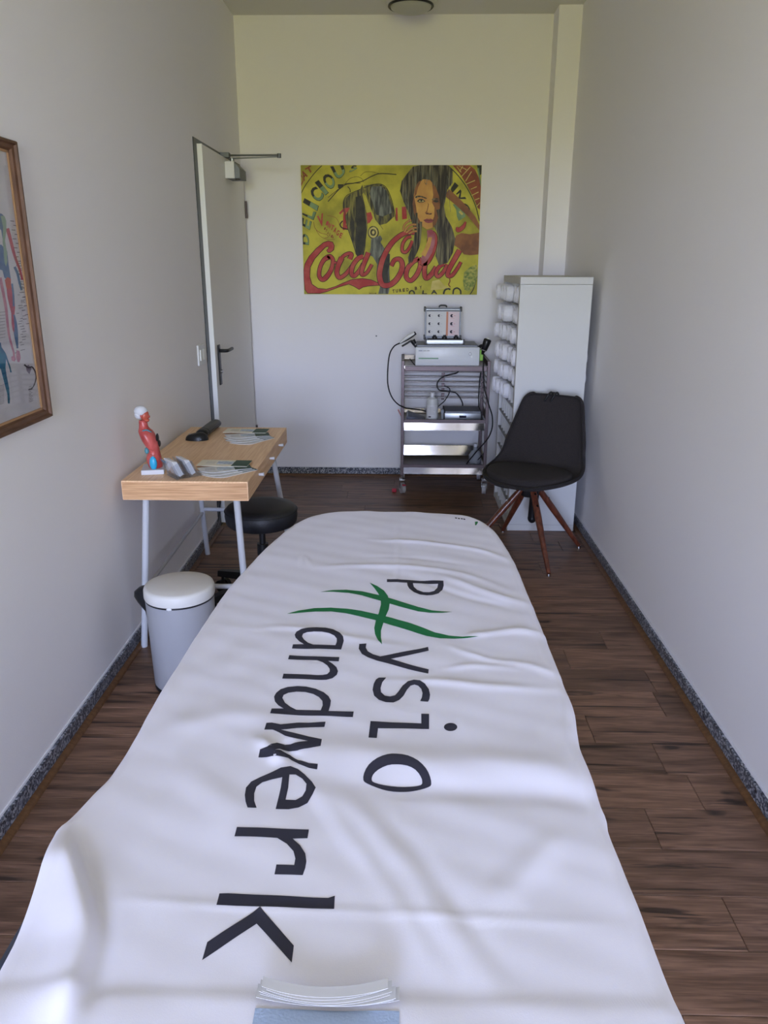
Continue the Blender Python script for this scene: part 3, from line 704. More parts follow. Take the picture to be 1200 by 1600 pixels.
# acrylic business-card holder with two leaning stacks of cards
ch0, ch1, ch2, ch3 = [at_z(u, v, DT) for u, v in ((263,741),(277,752),(312,746),(300,733))]
cc = (ch0 + ch1 + ch2 + ch3)/4; ang = math.atan2((ch2 - ch1).y, (ch2 - ch1).x)
T = Matrix.Translation((cc.x, cc.y, DT)) @ Matrix.Rotation(ang, 4, 'Z')
chd = thing('card_holder', (cc.x, cc.y, DT), 'clear acrylic card holder with two compartments beside the torso model', 'card holder')
mb = MB().box((-.052, -.048, 0), (.052, .048, .003), T)
mb.box((-.052, -.048, 0), (-.049, .048, .014), T).box((.049, -.048, 0), (.052, .048, .014), T)
build('acrylic_base', mb, M['acrylic'], chd)
for k, x0 in enumerate((-.046, .004)):
    R = T @ Matrix.Translation((x0, 0, .003)) @ Matrix.Rotation(math.radians(-24), 4, 'Y')
    build('compartment', MB().box((0, -.046, 0), (.002, .046, .074), R).box((.034, -.046, 0), (.036, .046, .050), R).box((0, -.046, 0), (.036, -.044, .055), R).box((0, .044, 0), (.036, .046, .055), R), M['acrylic'], chd)
    c_ = thing('card_stack', tuple(T @ Vector((x0, 0, .004))), 'stack of white cards in the %s compartment of the acrylic holder' % ('left' if k == 0 else 'right'), 'card stack')
    for j in range(4):
        x = .012 + j*.0046
        build('card', MB().box((x, -.042, .001), (x+.0034, .042, .070 - .003*j), R, .001), M['paper'], c_)
    mb = MB()
    for j in range(3): mb.box((.0292, -.030 + .003*j, .030+.008*j), (.0296, .020, .032+.008*j), R)
    tag(build('card_print', mb, M['ink'], c_), kind='stuff')

# mouse
mp_ = at_z(307, 688, DT); ms = thing('computer_mouse', (mp_.x, mp_.y, DT), 'black computer mouse on the bamboo desk beside the long black case', 'computer mouse')
Tm = Matrix.Translation((mp_.x, mp_.y + .01, DT)) @ Matrix.Rotation(math.radians(6), 4, 'Z')
mb = MB(); rr = []
for k in range(9):
    f = k/8; z = .034*math.sin(f*math.pi/2); s_ = math.cos(f*math.pi/2)**.55 if k < 8 else .04
    rr.append([Tm @ Vector((.053*s_*math.cos(t)*(1.02), .033*s_*math.sin(t)*(1 + .12*math.cos(t)), z*(1 + .12*math.cos(t)))) for t in [2*math.pi*i/28 for i in range(28)]])
build('mouse_shell', mb.ring_loft(rr), M['black'], ms, smooth=60)
build('scroll_wheel', MB().cyl(Tm @ Vector((-.034, -.004, .024)), Tm @ Vector((-.034, .004, .024)), .007, n=14), M['chrome'], ms, smooth=40)
# long black case by the wall
p0, p1 = at_z(314, 679, DT+.02), at_z(338, 661, DT+.02)
lc_ = thing('long_case', ((p0.x+p1.x)/2, (p0.y+p1.y)/2, DT), 'long black rounded case lying along the wall on the desk', 'case')
d_ = (p1 - p0).normalized(); sd = Vector((d_.y, -d_.x, 0))
def cross(c, s_=1): return [c + sd*(.030*s_*math.cos(t)*(1 if abs(math.cos(t)) < .8 else .97)) + Vector((0, 0, .021*s_*math.sin(t) + .0)) for t in [2*math.pi*i/20 for i in range(20)]]
z0 = Vector((0, 0, 0)); e0 = Vector((p0.x, p0.y, DT+.0212)); e1 = Vector((p1.x, p1.y, DT+.0212))
build('case_body', MB().ring_loft([cross(e0, .80), cross(e0 + d_*.008, .98), cross(e0 + d_*.03), cross(e1 - d_*.03), cross(e1 - d_*.008, .98), cross(e1, .80)]), M['black'], lc_, smooth=40)
build('seam', MB().box((0, -.0008, -.0008), ((e1-e0).length - .05, .0008, .0008), Matrix.Translation(e0 + d_*.025 + sd*.0295 + Vector((0,0,.004))) @ Matrix.Rotation(math.atan2(d_.y, d_.x), 4, 'Z')), M['rubber'], lc_)
e2 = e0 - d_*.006 + Vector((-.002, 0, .0)); 
build('case_collar', MB().ring_loft([cross(e0 + d_*.045, 1.03), cross(e0 + d_*.052, 1.03)]), M['rubber'], lc_, smooth=40)

# two fans of brochures
def brochure(cx, cy, z, ang, label, group, kind=0):
    """a 21 x 10 cm folded leaflet, one end rounded; long side along its x axis"""
    T = Matrix.Translation((cx, cy, z)) @ Matrix.Rotation(ang, 4, 'Z')
    t = thing('brochure', (cx, cy, z), label, 'brochure', group)
    L, W = .212, .100
    out = [(-L/2 + (0 if kind == 0 else .008*0), -W/2), (L/2, -W/2), (L/2, W/2), (-L/2, W/2)]
    if kind == 1:   # one long edge rounded off towards the corner
        out = [(-L/2 + .06*(1-math.cos(a_)), W/2 - W*math.sin(a_)) for a_ in [math.pi/2*i/9 for i in range(10)]] + [(L/2, -W/2+.02), (L/2, W/2)]
    P = [T @ Vector((x, y, 0)) for x, y in out]
    build('leaflet', MB().prism(P, (0, 0, .0016)), M['paper_cream'] if kind == 0 else M['paper'], t)
    z1 = .0017
    build('green_panel', MB().box((L*.18, -W/2+(.02 if kind else 0), z1), (L/2, W/2, z1+.0002), T), M['bro_green'] if kind == 0 else M['bro_teal'], t)
    build('photo_strip', MB().box((-.03, -W/2+.030, z1), (L*.18-.001, W/2-.022, z1+.0002), T), M['bro_blue'], t)
    mb = MB()
    for j in range(4): mb.box((-.078, .022-.011*j, z1), (-.038, .0235-.011*j, z1+.0002), T)
    tag(build('text_line', mb, M['alu_dark'], t), kind='stuff')
    return t
# near fan: leaflets fanned about the green end
def fan(pivot, specs, names, group):
    for k, (a_, r_, off, kind) in enumerate(specs):
        A = math.radians(a_); c_ = Vector((pivot[0] - math.cos(A)*r_ - math.sin(A)*off, pivot[1] - math.sin(A)*r_ + math.cos(A)*off, 0))
        brochure(c_.x, c_.y, DT + .0006 + .0022*k, A, names[k], group, kind)
fan((-.618, 3.050), [(42, .100, -.012, 1), (31, .104, -.005, 1), (20, .106, .004, 1), (-2, .122, .046, 0)],
    ['lowest leaflet of the near fan, rounded white corner towards the desk edge', 'second leaflet of the near fan, its pale photo showing', 'third leaflet of the near fan, mostly covered', 'top cream and green leaflet of the near fan on the desk'], 'leaflets of the near fan')
fan((-.640, 3.655), [(52, .112, -.010, 1), (39, .110, -.004, 1), (27, .108, .004, 1), (15, .108, .014, 1), (-2, .135, .085, 0)],
    ['lowest leaflet of the far fan with its rounded corner showing', 'second leaflet of the far fan, counted from below', 'middle leaflet of the far fan', 'fourth leaflet of the far fan, just under the top one', 'top cream and green leaflet of the far fan'], 'leaflets of the far fan')

# ------------------------------------------------------------------ pedal bin
bc = Vector((-.822, 2.62, 0)); br = .127
bn = thing('pedal_bin', tuple(bc), 'white round pedal bin with a cream lid beside the treatment table', 'bin')
build('bin_body', MB().lathe([(br*.90, .012), (br*.935, .02), (br*.985, .355), (br*.985, .362), (br*.90, .362)], bc, 56), M['bin'], bn, smooth=40)
build('bin_foot', MB().lathe([(br*.92, 0), (br*.935, .004), (br*.92, .015), (.02, .015)], bc, 48), M['rubber'], bn, smooth=40)
build('dark_gap', MB().lathe([(br*.93, .357), (br*.988, .359), (br*.988, .3665), (br*.93, .367)], bc, 56), M['black'], bn, smooth=40)
build('lid', MB().lathe([(br*.94, .3660), (br*1.0, .3662), (br*1.015, .372), (br*1.012, .398), (br*.985, .407), (br*.90, .411), (br*.5, .4155), (.003, .417)], bc, 56), M['bin_lid'], bn, smooth=50)
q = bc + Vector((-br*.0, -br*1.0, 0))
build('lid_logo', MB().ell((bc.x - .004, bc.y - br*1.003, .3625), .010, .0015, .005, 14, 6), M['white_plastic'], bn, smooth=True)
hx = bc.x - br - .004
mb = MB()
rr = []
for z, dd, ww in ((.235, .006, .022), (.26, .016, .028), (.295, .022, .032), (.33, .050, .034), (.350, .060, .034), (.368, .058, .032), (.384, .040, .028), (.392, .012, .022)):
    rr.append([Vector((hx + .012 - dd*math.sin(t), bc.y + .02 - ww*math.cos(t), z)) for t in [math.pi*i/12 for i in range(13)]])
build('lid_hinge', mb.ring_loft(rr, cap=False, close=True), M['black'], bn, smooth=50)
build('pedal', MB().box((bc.x + .02, bc.y + .10, .012), (bc.x + .075, bc.y + .165, .022), None, .004), M['black'], bn)

# ------------------------------------------------------------------ stool
sc_ = Vector((-.645, 3.36, 0))
st = thing('rolling_stool', tuple(sc_), 'round black padded stool on casters pushed half under the desk', 'stool')
zt = .485
build('seat', MB().lathe([(.02, zt-.088), (.150, zt-.088), (.162, zt-.075), (.166, zt-.045), (.164, zt-.018), (.152, zt-.004), (.11, zt), (.003, zt+.001)], sc_, 56), M['black_soft'], st, smooth=45)
build('seam_ring', MB().lathe([(.164, zt-.023), (.1675, zt-.0205), (.164, zt-.018)], sc_, 56), M['rubber'], st, smooth=True)
build('seat_plate', MB().box((sc_.x-.07, sc_.y-.07, zt-.10), (sc_.x+.07, sc_.y+.07, zt-.088)), M['black'], st)
build('gas_spring', MB().cyl(sc_ + Vector((0, 0, .10)), sc_ + Vector((0, 0, zt-.10)), .015, n=16).cyl(sc_ + Vector((0, 0, .09)), sc_ + Vector((0, 0, .30)), .026, n=18), M['black'], st, smooth=40)
build('height_lever', MB().tube([sc_ + Vector((0, 0, zt-.105)), sc_ + Vector((.08, .03, zt-.11)), sc_ + Vector((.14, .05, zt-.11))], .005, 8), M['black'], st, smooth=True)
build('hub', MB().lathe([(.02, .075), (.04, .075), (.042, .115), (.03, .125), (.01, .125)], sc_, 24), M['black'], st, smooth=40)
for k in range(5):
    a_ = math.radians(150 + 72*k); d = Vector((math.cos(a_), math.sin(a_), 0)); s2 = Vector((-d.y, d.x, 0))
    tip = sc_ + d*.265
    rg = []
    for f, z_, w_, h_ in ((.03, .120, .024, .040), (.12, .114, .023, .036), (.22, .100, .022, .032), (.282, .092, .020, .028)):
        c_ = sc_ + d*f + Vector((0, 0, z_)); rg.append([c_ - s2*w_ - Vector((0,0,h_/2)), c_ + s2*w_ - Vector((0,0,h_/2)), c_ + s2*w_*.8 + Vector((0,0,h_/2)), c_ - s2*w_*.8 + Vector((0,0,h_/2))])
    lg = build('base_arm', MB().ring_loft(rg), M['black'], st, smooth=30)
    wc = tip + Vector((0, 0, .030)) + s2*.0
    cs = build('caster', MB().cyl(wc - s2*.026, wc - s2*.004, .030, n=18).cyl(wc + s2*.004, wc + s2*.026, .030, n=18).cyl(wc, wc + Vector((0, 0, .050)), .008, n=10), M['rubber'], lg, smooth=40)

# cable hanging beside the door under the desk
pc = [at_x(u, v, XL+.012) for u, v in ((346,760),(343,800),(338,822),(330,840),(327,860))]
cb = build('power_cable', MB().tube(pc, .0035, 8), M['black'], smooth=True, base=tuple(pc[-1])); tag(cb, 'thin black cable hanging down the left wall behind the desk', 'cable')

# ================================================================== FRAMED ANATOMY CHART
fy1, fz0, fz1 = 2.362, 1.083, 1.866; fy0 = fy1 - .56; FD = .026
ch = thing('framed_chart', (XL, (fy0+fy1)/2, (fz0+fz1)/2), 'brown wood framed anatomy chart hanging on the left wall', 'framed chart')
def bar(a, b, inn):     # mitred moulding: a,b outer corners, inn direction inward
    a, b, inn = Vector(a), Vector(b), Vector(inn); d = (b - a).normalized()
    prof_ = [(0, 0), (0, FD*.8), (.003, FD), (.009, FD), (.013, FD*.72), (.022, FD*.62), (.027, FD*.35), (.027, 0)]
    r0 = [a + inn*p + d*p + Vector((h, 0, 0)) for p, h in prof_]; r1 = [b + inn*p - d*p + Vector((h, 0, 0)) for p, h in prof_]
    return MB().ring_loft([r0, r1])
X0 = XL + .001
cn = [(X0, fy0, fz0), (X0, fy1, fz0), (X0, fy1, fz1), (X0, fy0, fz1)]
for a_, b_, i_ in ((0, 1, (0,0,1)), (1, 2, (0,-1,0)), (2, 3, (0,0,-1)), (3, 0, (0,1,0))):
    build('frame_bar', bar(cn[a_], cn[b_], i_), M['frame_wood'], ch, smooth=25)
g = .027
mb = MB()
for (ya, yb_, za, zb_) in ((fy1-g-.006, fy1-g, fz0+g, fz1-g), (fy0+g, fy0+g+.006, fz0+g, fz1-g), (fy0+g, fy1-g, fz0+g, fz0+g+.006), (fy0+g, fy1-g, fz1-g-.006, fz1-g)):
    mb.box((X0, ya, za), (X0+.009, yb_, zb_))
build('inner_lip', mb, M['frame_lip'], ch)
PX = X0 + .0045
build('chart_paper', B((X0, fy0+g+.002, fz0+g+.002), (PX, fy1-g-.002, fz1-g-.002)), mat('chart_paper', 'd8d6dc', .45, c2='cdcbd4', scale=9), ch)
def flat_poly(name, pts, m, parent, plane, lift, axis='x'):
    """a flat printed shape lying on the plane x = plane (or y = plane); pts are room points"""
    bm = bmesh.new(); vs = []
    for loop in pts:
        P = [Vector(p) for p in loop]; q = [bm.verts.new(p) for p in P]; vs += [bm.edges.new((q[i], q[(i+1) % len(q)])) for i in range(len(q))]
    bmesh.ops.triangle_fill(bm, edges=vs, use_beauty=True)
    org = ORG[parent.name]
    for v_ in bm.verts: v_.co += Vector((lift, 0, 0)) if axis == 'x' else Vector((0, -lift, 0)); 
    for v_ in bm.verts: v_.co -= org
    for f in bm.faces:
        f.normal_update()
        if (f.normal.x if axis == 'x' else -f.normal.y) < 0: f.normal_flip()
    me = bpy.data.meshes.new(name); bm.to_mesh(me); bm.free()
    o = _link(name, me, parent, m, False); ORG[o.name] = org; return o
Pc = lambda L: [at_x(x/5.333, 400 + y/5.333, PX) for x, y in L]
Qc = lambda L: [at_x(x/8.0, 210 + y/8.0, PX) for x, y in L]
def band(L, w_, tr=Pc):     # a limb: centre line with a width, in traced units
    P = [Vector((x, y, 0)) for x, y in L]; P = spline(P, 5); a_, b_ = [], []
    for i, p in enumerate(P):
        d = (P[min(i+1, len(P)-1)] - P[max(i-1, 0)]).normalized(); nn = Vector((-d.y, d.x, 0)); f = i/(len(P)-1)
        ww = w_(f) if callable(w_) else w_; a_.append(p + nn*ww/2); b_.append(p - nn*ww/2)
    return tr([(p.x, p.y) for p in a_ + b_[::-1]])
mr_, mb_, mt_ = mat('chart_red', 'a8405a', .5, c2='c0506a', scale=60), mat('chart_blue', '3b5f96', .5, c2='54779f', scale=60), mat('chart_teal', '2a7f9c', .5, c2='1f5f8c', scale=20)
mg_, mo_, mp2, mk_ = mat('chart_green', '8aa591', .5), mat('chart_orange', 'c0574c', .5), mat('chart_pink', 'cf93a4', .5, c2='b06e8c', scale=60), mat('chart_black', '2e2a38', .6)
fp = lambda nm, L, m, l_=.0002: flat_poly(nm, L, m, ch, PX, l_)
fp('chart_figure', [Pc([(-40,-90),(10,-95),(60,-40),(70,60),(80,130),(90,190),(60,200),(35,180),(20,120),(-40,100)])], mb_)
fp('chart_figure', [Pc([(30,-100),(45,-60),(62,40),(50,90),(38,60),(30,-20)])], mg_, .0004)
fp('chart_figure', [Qc([(-30,985),(20,990),(55,1030),(70,1090),(45,1140),(60,1250),(30,1300),(15,1200),(-30,1150)])], mb_, .0003)
fp('chart_figure', [Qc([(5,1020),(50,1015),(75,1080),(78,1200),(60,1330),(90,1500),(80,1560),(50,1500),(30,1350),(35,1150)])], mg_, .0006)
fp('chart_figure', [band([(60,-230),(85,-140),(110,-40),(135,40),(165,120),(185,200)], lambda f: 30-14*f)], mr_, .0005)
fp('chart_figure', [band([(120,90),(145,150),(160,220),(178,285)], lambda f: 22-6*f)], mb_, .0006)
fp('chart_figure', [Pc([(38,200),(60,175),(88,190),(92,260),(70,280),(50,262)])], mo_, .0008)
fp('chart_figure', [Pc([(52,255),(105,262),(118,330),(124,430),(118,500),(98,500),(78,420),(60,340)])], mr_, .0006)
fp('chart_figure', [band([(98,230),(108,320),(112,420)], 16)], mb_, .0009)
fp('chart_figure', [Pc([(92,490),(122,490),(140,560),(148,640),(150,700),(150,770),(138,770),(120,680),(105,600)])], mb_, .0007)
fp('chart_figure', [Pc([(92,480),(110,500),(118,580),(116,640),(104,620),(94,560)])], mr_, .0009)
fp('chart_figure', [Pc([(135,785),(160,790),(172,850),(160,884),(145,884),(133,850)])], mp2, .0006)
fp('chart_figure', [band([(0,180),(25,300),(50,440),(62,560),(75,660),(95,740),(112,800),(118,860)], lambda f: 26-12*f)], mp2, .0004)
fp('chart_figure', [Pc([(92,840),(118,830),(132,860),(118,880),(95,870)])], mp2, .0007)
fp('chart_figure', [Pc([(-30,730),(5,720),(12,760),(40,800),(50,850),(44,930),(55,1000),(75,1100),(82,1190),(80,1230),(65,1230),(60,1150),(40,1080),(20,1000),(5,940),(-30,930)])], mt_, .0005)
fp('chart_figure', [band([(40,810),(60,870),(78,920),(90,970)], 12)], mt_, .0006)
fp('chart_figure', [band([(200,905),(235,930),(265,925),(290,960),(300,1010),(285,1070),(262,1105),(235,1115)], lambda f: 14*(1-.5*f))], mk_, .0005)
fp('chart_figure', [Pc([(215,925),(235,905),(262,935),(245,985),(222,960)])], mat('chart_grey', '7d7388', .6), .0004)
for L in (-1,):
    mb = MB()
    rnd = random.Random(3)
    for i in range(46):
        yy_ = 60 + i*22 if i < 36 else 1090 + (i-36)*14
        x_ = (rnd.uniform(128, 190) if i < 36 else 250) + (0 if yy_ < 700 else -10); w_ = rnd.uniform(18, 38)
        a_ = at_x(x_/5.333, 400 + yy_/5.333, PX); b_ = at_x((x_+w_)/5.333, 400 + (yy_-1)/5.333, PX)
        mb.box((PX, a_.y, a_.z-.0011), (PX+.0003, b_.y, a_.z+.0005))
    for i in range(9):
        a_ = at_x(0, 488 + i*5, PX); b_ = at_x(8, 486 + i*5, PX); mb.box((PX, a_.y-.03, a_.z-.0006), (PX+.0003, b_.y, a_.z+.0004))
    for i in range(14):
        a_ = at_x(0, 603 + i*2.2, PX); b_ = at_x(7, 601 + i*2.2, PX); mb.box((PX, a_.y-.05, a_.z-.0006), (PX+.0003, b_.y-.002, a_.z+.0003))
    for i in range(24):
        x_ = 90 + i*2; yy_ = 270 + i*16; a_ = at_x(16 + i*.9 + (4 if i % 2 else 0), 345 + i*7, PX); mb.box((PX, a_.y, a_.z-.0012), (PX+.0003, a_.y+.022, a_.z+.0008))
    tag(build('chart_text', mb, mat('chart_text', '6e6a78', .6), ch), kind='stuff')
# the half outside the picture: the matching front figure
for a_ in ([(fy0+.16, 1.70), (fy0+.12, 1.45), (fy0+.13, 1.20)], [(fy0+.20, 1.70), (fy0+.20, 1.40), (fy0+.19, 1.18)]):
    P = [Vector((PX, y_, z_)) for y_, z_ in a_]; L_ = [p + Vector((0, .018, 0)) for p in P] + [p - Vector((0, .018, 0)) for p in P[::-1]]
    flat_poly('chart_figure', [L_], mr_, ch, PX, .0003)
build('glass_pane', B((PX+.0022, fy0+g-.001, fz0+g-.001), (PX+.0030, fy1-g+.001, fz1-g+.001)), M['glass'], ch)

# ================================================================== CANVAS PICTURE ON THE BACK WALL
PY = YB - .030
c00, c10, c11, c01 = at_y(475, 460, PY), at_y(745, 460, PY), at_y(753, 258, PY), at_y(470, 258, PY)
px0, px1, pz0, pz1 = (c00.x + c01.x)/2, (c10.x + c11.x)/2, (c00.z + c10.z)/2, (c01.z + c11.z)/2
pic = thing('canvas_picture', ((px0+px1)/2, YB, (pz0+pz1)/2), 'wide yellow canvas print with a woman, a scooter and red script on the back wall', 'picture')
build('canvas', B((px0, PY, pz0), (px1, YB-.0005, pz1)), mat('canvas_yellow', 'd0c640', .6, c2='9c9630', scale=6, lo=.42, hi=.66, bump=.15, bscale=300, detail=8), pic)
0 and build('yellow_wash', B((px0+.30, PY-.0002, pz0+.01), (px1-.01, PY, pz0+.30)), mat('canvas_ochre', 'c0b04a', .6, c2='a98a35', scale=9, detail=8), pic)
_A = Matrix(((c00.x, 0), (0, 0)))
def into(P):      # keep inside the canvas edge
    return Vector((min(max(P.x, px0+.001), px1-.001), P.y, min(max(P.z, pz0+.001), pz1-.001)))
def skewfix(u, v):
    # the canvas edges lean by a few millimetres in the photo; straighten them
    f = (v - 258)/202.0; ul, ur = 470 + 5*f, 753 - 8*f
    t = (u - ul)/(ur - ul); return into(Vector((px0 + (px1-px0)*t, PY, pz1 + (pz0-pz1)*f)))
Lp = lambda L: [skewfix(470 + x/7.44, 250 + y/7.44) for x, y in L]
Rp = lambda L: [skewfix(600 + x/7.442, 250 + y/7.442) for x, y in L]
LAY = [0.0004]
def pp(nm, loops, m, step=.00012):
    LAY[0] += step
    return flat_poly(nm, loops, m, pic, PY, LAY[0], 'y')
def stroke(L, w_, tr, k=6):
    P = spline([Vector((x, y, 0)) for x, y in L], k); a_, b_ = [], []
    for i, p in enumerate(P):
        d = (P[min(i+1, len(P)-1)] - P[max(i-1, 0)]).normalized(); nn = Vector((-d.y, d.x, 0)); f = i/(len(P)-1)
        ww = w_(f) if callable(w_) else w_; a_.append(p + nn*ww/2); b_.append(p - nn*ww/2)
    return a_, b_
def pstroke(nm, L, w_, m, tr):
    a_, b_ = stroke(L, w_, tr); mb = MB(); LAY[0] += .00012
    A = tr([(p.x, p.y) for p in a_]); Bq = tr([(p.x, p.y) for p in b_]); up = Vector((0, -LAY[0], 0))
    n_ = len(A); mb.add([p + up for p in A] + [p + up for p in Bq], [(i, i+1, n_+i+1, n_+i) for i in range(n_-1)])
    return build(nm, mb, m, pic)
ink_red = mat('art_red', 'ab3030', .6, c2='c05a4c', scale=14, detail=8, lo=.4, hi=.7)
ink_dred = mat('art_outline', '3d1719', .6)
ink_black = mat('art_black', '22221d', .6, c2='3a382c', scale=20, detail=8)
ink_char = mat('art_charcoal', '35322a', .6, c2='9a9248', scale=10, stretch=(6, 1, 1), detail=10, lo=.42, hi=.70)
ink_grey = mat('art_grey', '83877a', .6, c2='3a3c3a', scale=10, stretch=(6, 1, 1), detail=10, lo=.36, hi=.62)
ink_green = mat('art_green', '86a070', .6, c2='67835a', scale=14, detail=6)
ink_brick = mat('art_brick', '9a4f30', .6, c2='7d3f28', scale=20, detail=6)
ink_yel = mat('art_yellow', 'd0c84c', .6, c2='b0a63a', scale=9, detail=8)
ink_hair = mat('art_hair', '2b2420', .6, c2='8c8462', scale=11, stretch=(9, 1, .6), detail=10, lo=.44, hi=.72)
ink_skin = mat('art_skin', 'dcaa52', .6, c2='bd8444', scale=9, detail=8)
ink_skin2 = mat('art_skin_shade', '77492c', .6, c2='9a6538', scale=14, detail=8)
ink_lip = mat('art_lip', '96494a', .6); ink_pink = mat('art_pink', 'b97a80', .6, c2='9c4550', scale=10, detail=8)
ink_ochre = mat('art_ochre', 'd8c878', .6, c2='bfae50', scale=12, detail=8)
# ring and corner lettering
def arc(cx, cy, r, a0, a1, n_=24): return [(cx + r*math.cos(math.radians(a0 + (a1-a0)*i/n_)), cy - r*math.sin(math.radians(a0 + (a1-a0)*i/n_))) for i in range(n_+1)]
pstroke('print_ring', [(0,390),(40,310),(100,225),(170,140),(250,62)], 9, ink_black, Lp)
pstroke('print_ring', [(740,60),(840,150),(930,260),(1010,390),(1070,530),(1110,690)], 11, ink_black, Rp)
pstroke('print_ring', [(1000,1560),(1040,1490),(1075,1370)], 11, ink_black, Rp)
pp('print_corner', [Rp([(800,60),(1000,60),(1060,110),(1140,250),(1125,560),(1090,540),(1040,420),(960,270),(880,150)])], ink_brick)
for a_, b_ in (((850,75),(900,140)), ((920,70),(880,130)), ((1005,80),(905,185)), ((1020,130),(950,240)), ((1060,230),(960,270)), ((1080,300),(1010,330)), ((1100,360),(1020,400)), ((1110,430),(1060,450)), ((1120,480),(1080,520)), ((860,60),(960,110))):
    pstroke('print_ray', [a_, b_], 9, ink_ochre, Rp)
pp('print_corner', [Rp([(1080,60),(1150,60),(1150,160),(1110,180),(1100,120)])], ink_black)
pp('print_corner', [Rp([(1085,100),(1105,90),(1115,170),(1125,230),(1140,250),(1125,300)])], ink_green)

# lettering that follows the ring
_FC = {}
def glyph_mesh(ch_):
    if ch_ in _FC: return _FC[ch_]
    cu = bpy.data.curves.new('g', 'FONT'); cu.body = ch_; cu.size = 1.0; cu.offset = .03; cu.resolution_u = 3
    o = bpy.data.objects.new('g', cu); me = bpy.data.meshes.new_from_object(o)
    v = [tuple(p.co[:2]) for p in me.vertices]; f = [list(p.vertices) for p in me.polygons]
    bpy.data.objects.remove(o); bpy.data.curves.remove(cu); bpy.data.meshes.remove(me)
    x0 = min(p[0] for p in v); x1 = max(p[0] for p in v); y0 = min(p[1] for p in v); y1 = max(p[1] for p in v)
    _FC[ch_] = ([((p[0]-x0)/(x1-x0) if x1 > x0 else 0, (p[1]-y0)/(y1-y0)) for p in v], f); return _FC[ch_]
def letter(ch_, quad, m, tr, name='print_letter', step=.00012, shrink=0.0, clip=None):
    """a letter filling the quad bl, br, tr, tl (traced units)"""
    vs, fs = glyph_mesh(ch_); LAY[0] += step; P = []
    if clip:
        bm = bmesh.new(); q_ = [bm.verts.new((x, y, 0)) for x, y in vs]
        for f in fs:
            try: bm.faces.new([q_[i] for i in f])
            except ValueError: pass
        bmesh.ops.bisect_plane(bm, geom=bm.verts[:]+bm.edges[:]+bm.faces[:], plane_co=(0, clip, 0), plane_no=(0, 1, 0), clear_outer=True)
        bm.verts.index_update(); vs = [(v.co.x, v.co.y) for v in bm.verts]; fs = [[v.index for v in f.verts] for f in bm.faces]; bm.free()
    bl, br_, t_r, tl = [Vector((q[0], q[1])) for q in quad]
    for x, y in vs:
        x = .5 + (x-.5)*(1-shrink); y = .5 + (y-.5)*(1-shrink)
        p = (bl.lerp(br_, x)).lerp(tl.lerp(t_r, x), y); P.append((p.x, p.y))
    Q = tr(P); up = Vector((0, -LAY[0], 0))
    return build(name, MB().add([q + up for q in Q], fs), m, pic)
def ringword(word, quads, tr, m, m2=None):
    for c_, q in zip(word, quads):
        letter(c_, q, m, tr)
# letters of the big word along the left arc (bl, br, tr, tl), reading upwards
qD = [((95,975),(100,860),(5,830),(20,965)), ((105,800),(130,700),(15,650),(8,745)), ((150,685),(185,590),(10,555),(20,620)), ((195,580),(212,520),(45,430),(25,480)),
      ((215,500),(285,400),(170,290),(85,360)), ((290,400),(330,370),(210,225),(165,255)), ((340,360),(425,270),(345,140),(230,190)), ((430,235),(530,155),(500,62),(345,75)), ((560,150),(665,100),(655,62),(600,62))]
for c_, q in zip('DELICIOUS', qD):
    letter(c_, q, ink_black, Lp)
    letter(c_, q, ink_green, Lp, shrink=.07, clip=.56)
for c_, q in zip('DAT', [((0,300),(45,235),(5,150),(0,180)), ((40,245),(85,180),(40,100),(5,150)), ((95,170),(150,110),(120,62),(50,100))]): letter(c_, q, ink_brick, Lp)
for c_, q in zip('ING', [((775,330),(800,370),(870,290),(825,250)), ((840,380),(870,440),(960,440),(890,330)), ((880,500),(960,600),(1010,560),(960,480))]): letter(c_, q, ink_black, Rp)
pp('print_patch', [Rp([(800,500),(830,500),(940,600),(950,640),(870,690),(850,640),(840,560)])], ink_green)
pp('print_patch', [Rp([(870,590),(890,570),(925,610),(905,625)])], ink_ochre)
# hidden word in red behind the scooter
letter('D', [(490,800),(660,760),(640,545),(500,545)], ink_red, Lp); letter('R', [(770,730),(850,680),(850,590),(760,590)], ink_red, Lp)
letter('I', [(215,675),(270,665),(265,525),(210,530)], ink_red, Rp); letter('I', [(140,690),(165,690),(160,540),(140,540)], ink_red, Rp)
pstroke('print_swash', [(455,610),(520,550),(590,560),(640,610),(640,680)], 22, ink_red, Lp)
pstroke('print_swash', [(550,790),(480,770),(460,730),(490,690)], 14, ink_dred, Lp)
# small red words
letter('V', [(205,770),(290,730),(260,600),(190,640)], ink_red, Lp)
for c_, x, y, s_ in (('I',290,735,46),('N',312,765,56),('T',345,790,58),('A',375,820,60),('G',408,850,58),('E',445,880,56)): letter(c_, [(x, y), (x+s_*.48, y+s_*.28), (x+s_*.86, y-s_*.72), (x+s_*.36, y-s_*.98)], ink_red, Lp)
for c_, x, y, s_ in (('I',270,790,30),('T',285,815,34),('A',305,842,34),('L',330,862,34),('I',350,880,34),('A',365,893,34)): letter(c_, [(x, y), (x+s_*.44, y+s_*.28), (x+s_*.78, y-s_*.62), (x+s_*.36, y-s_*.9)], ink_brick, Lp)
pstroke('print_swash', [(150,700),(170,780),(230,830),(300,850),(320,880),(280,890)], 5, ink_brick, Lp)
pstroke('print_swash', [(310,630),(400,650),(440,700),(450,740)], 4, ink_brick, Lp)
pstroke('print_swash', [(180,800),(230,870),(320,910),(400,905)], 4, ink_brick, Lp)

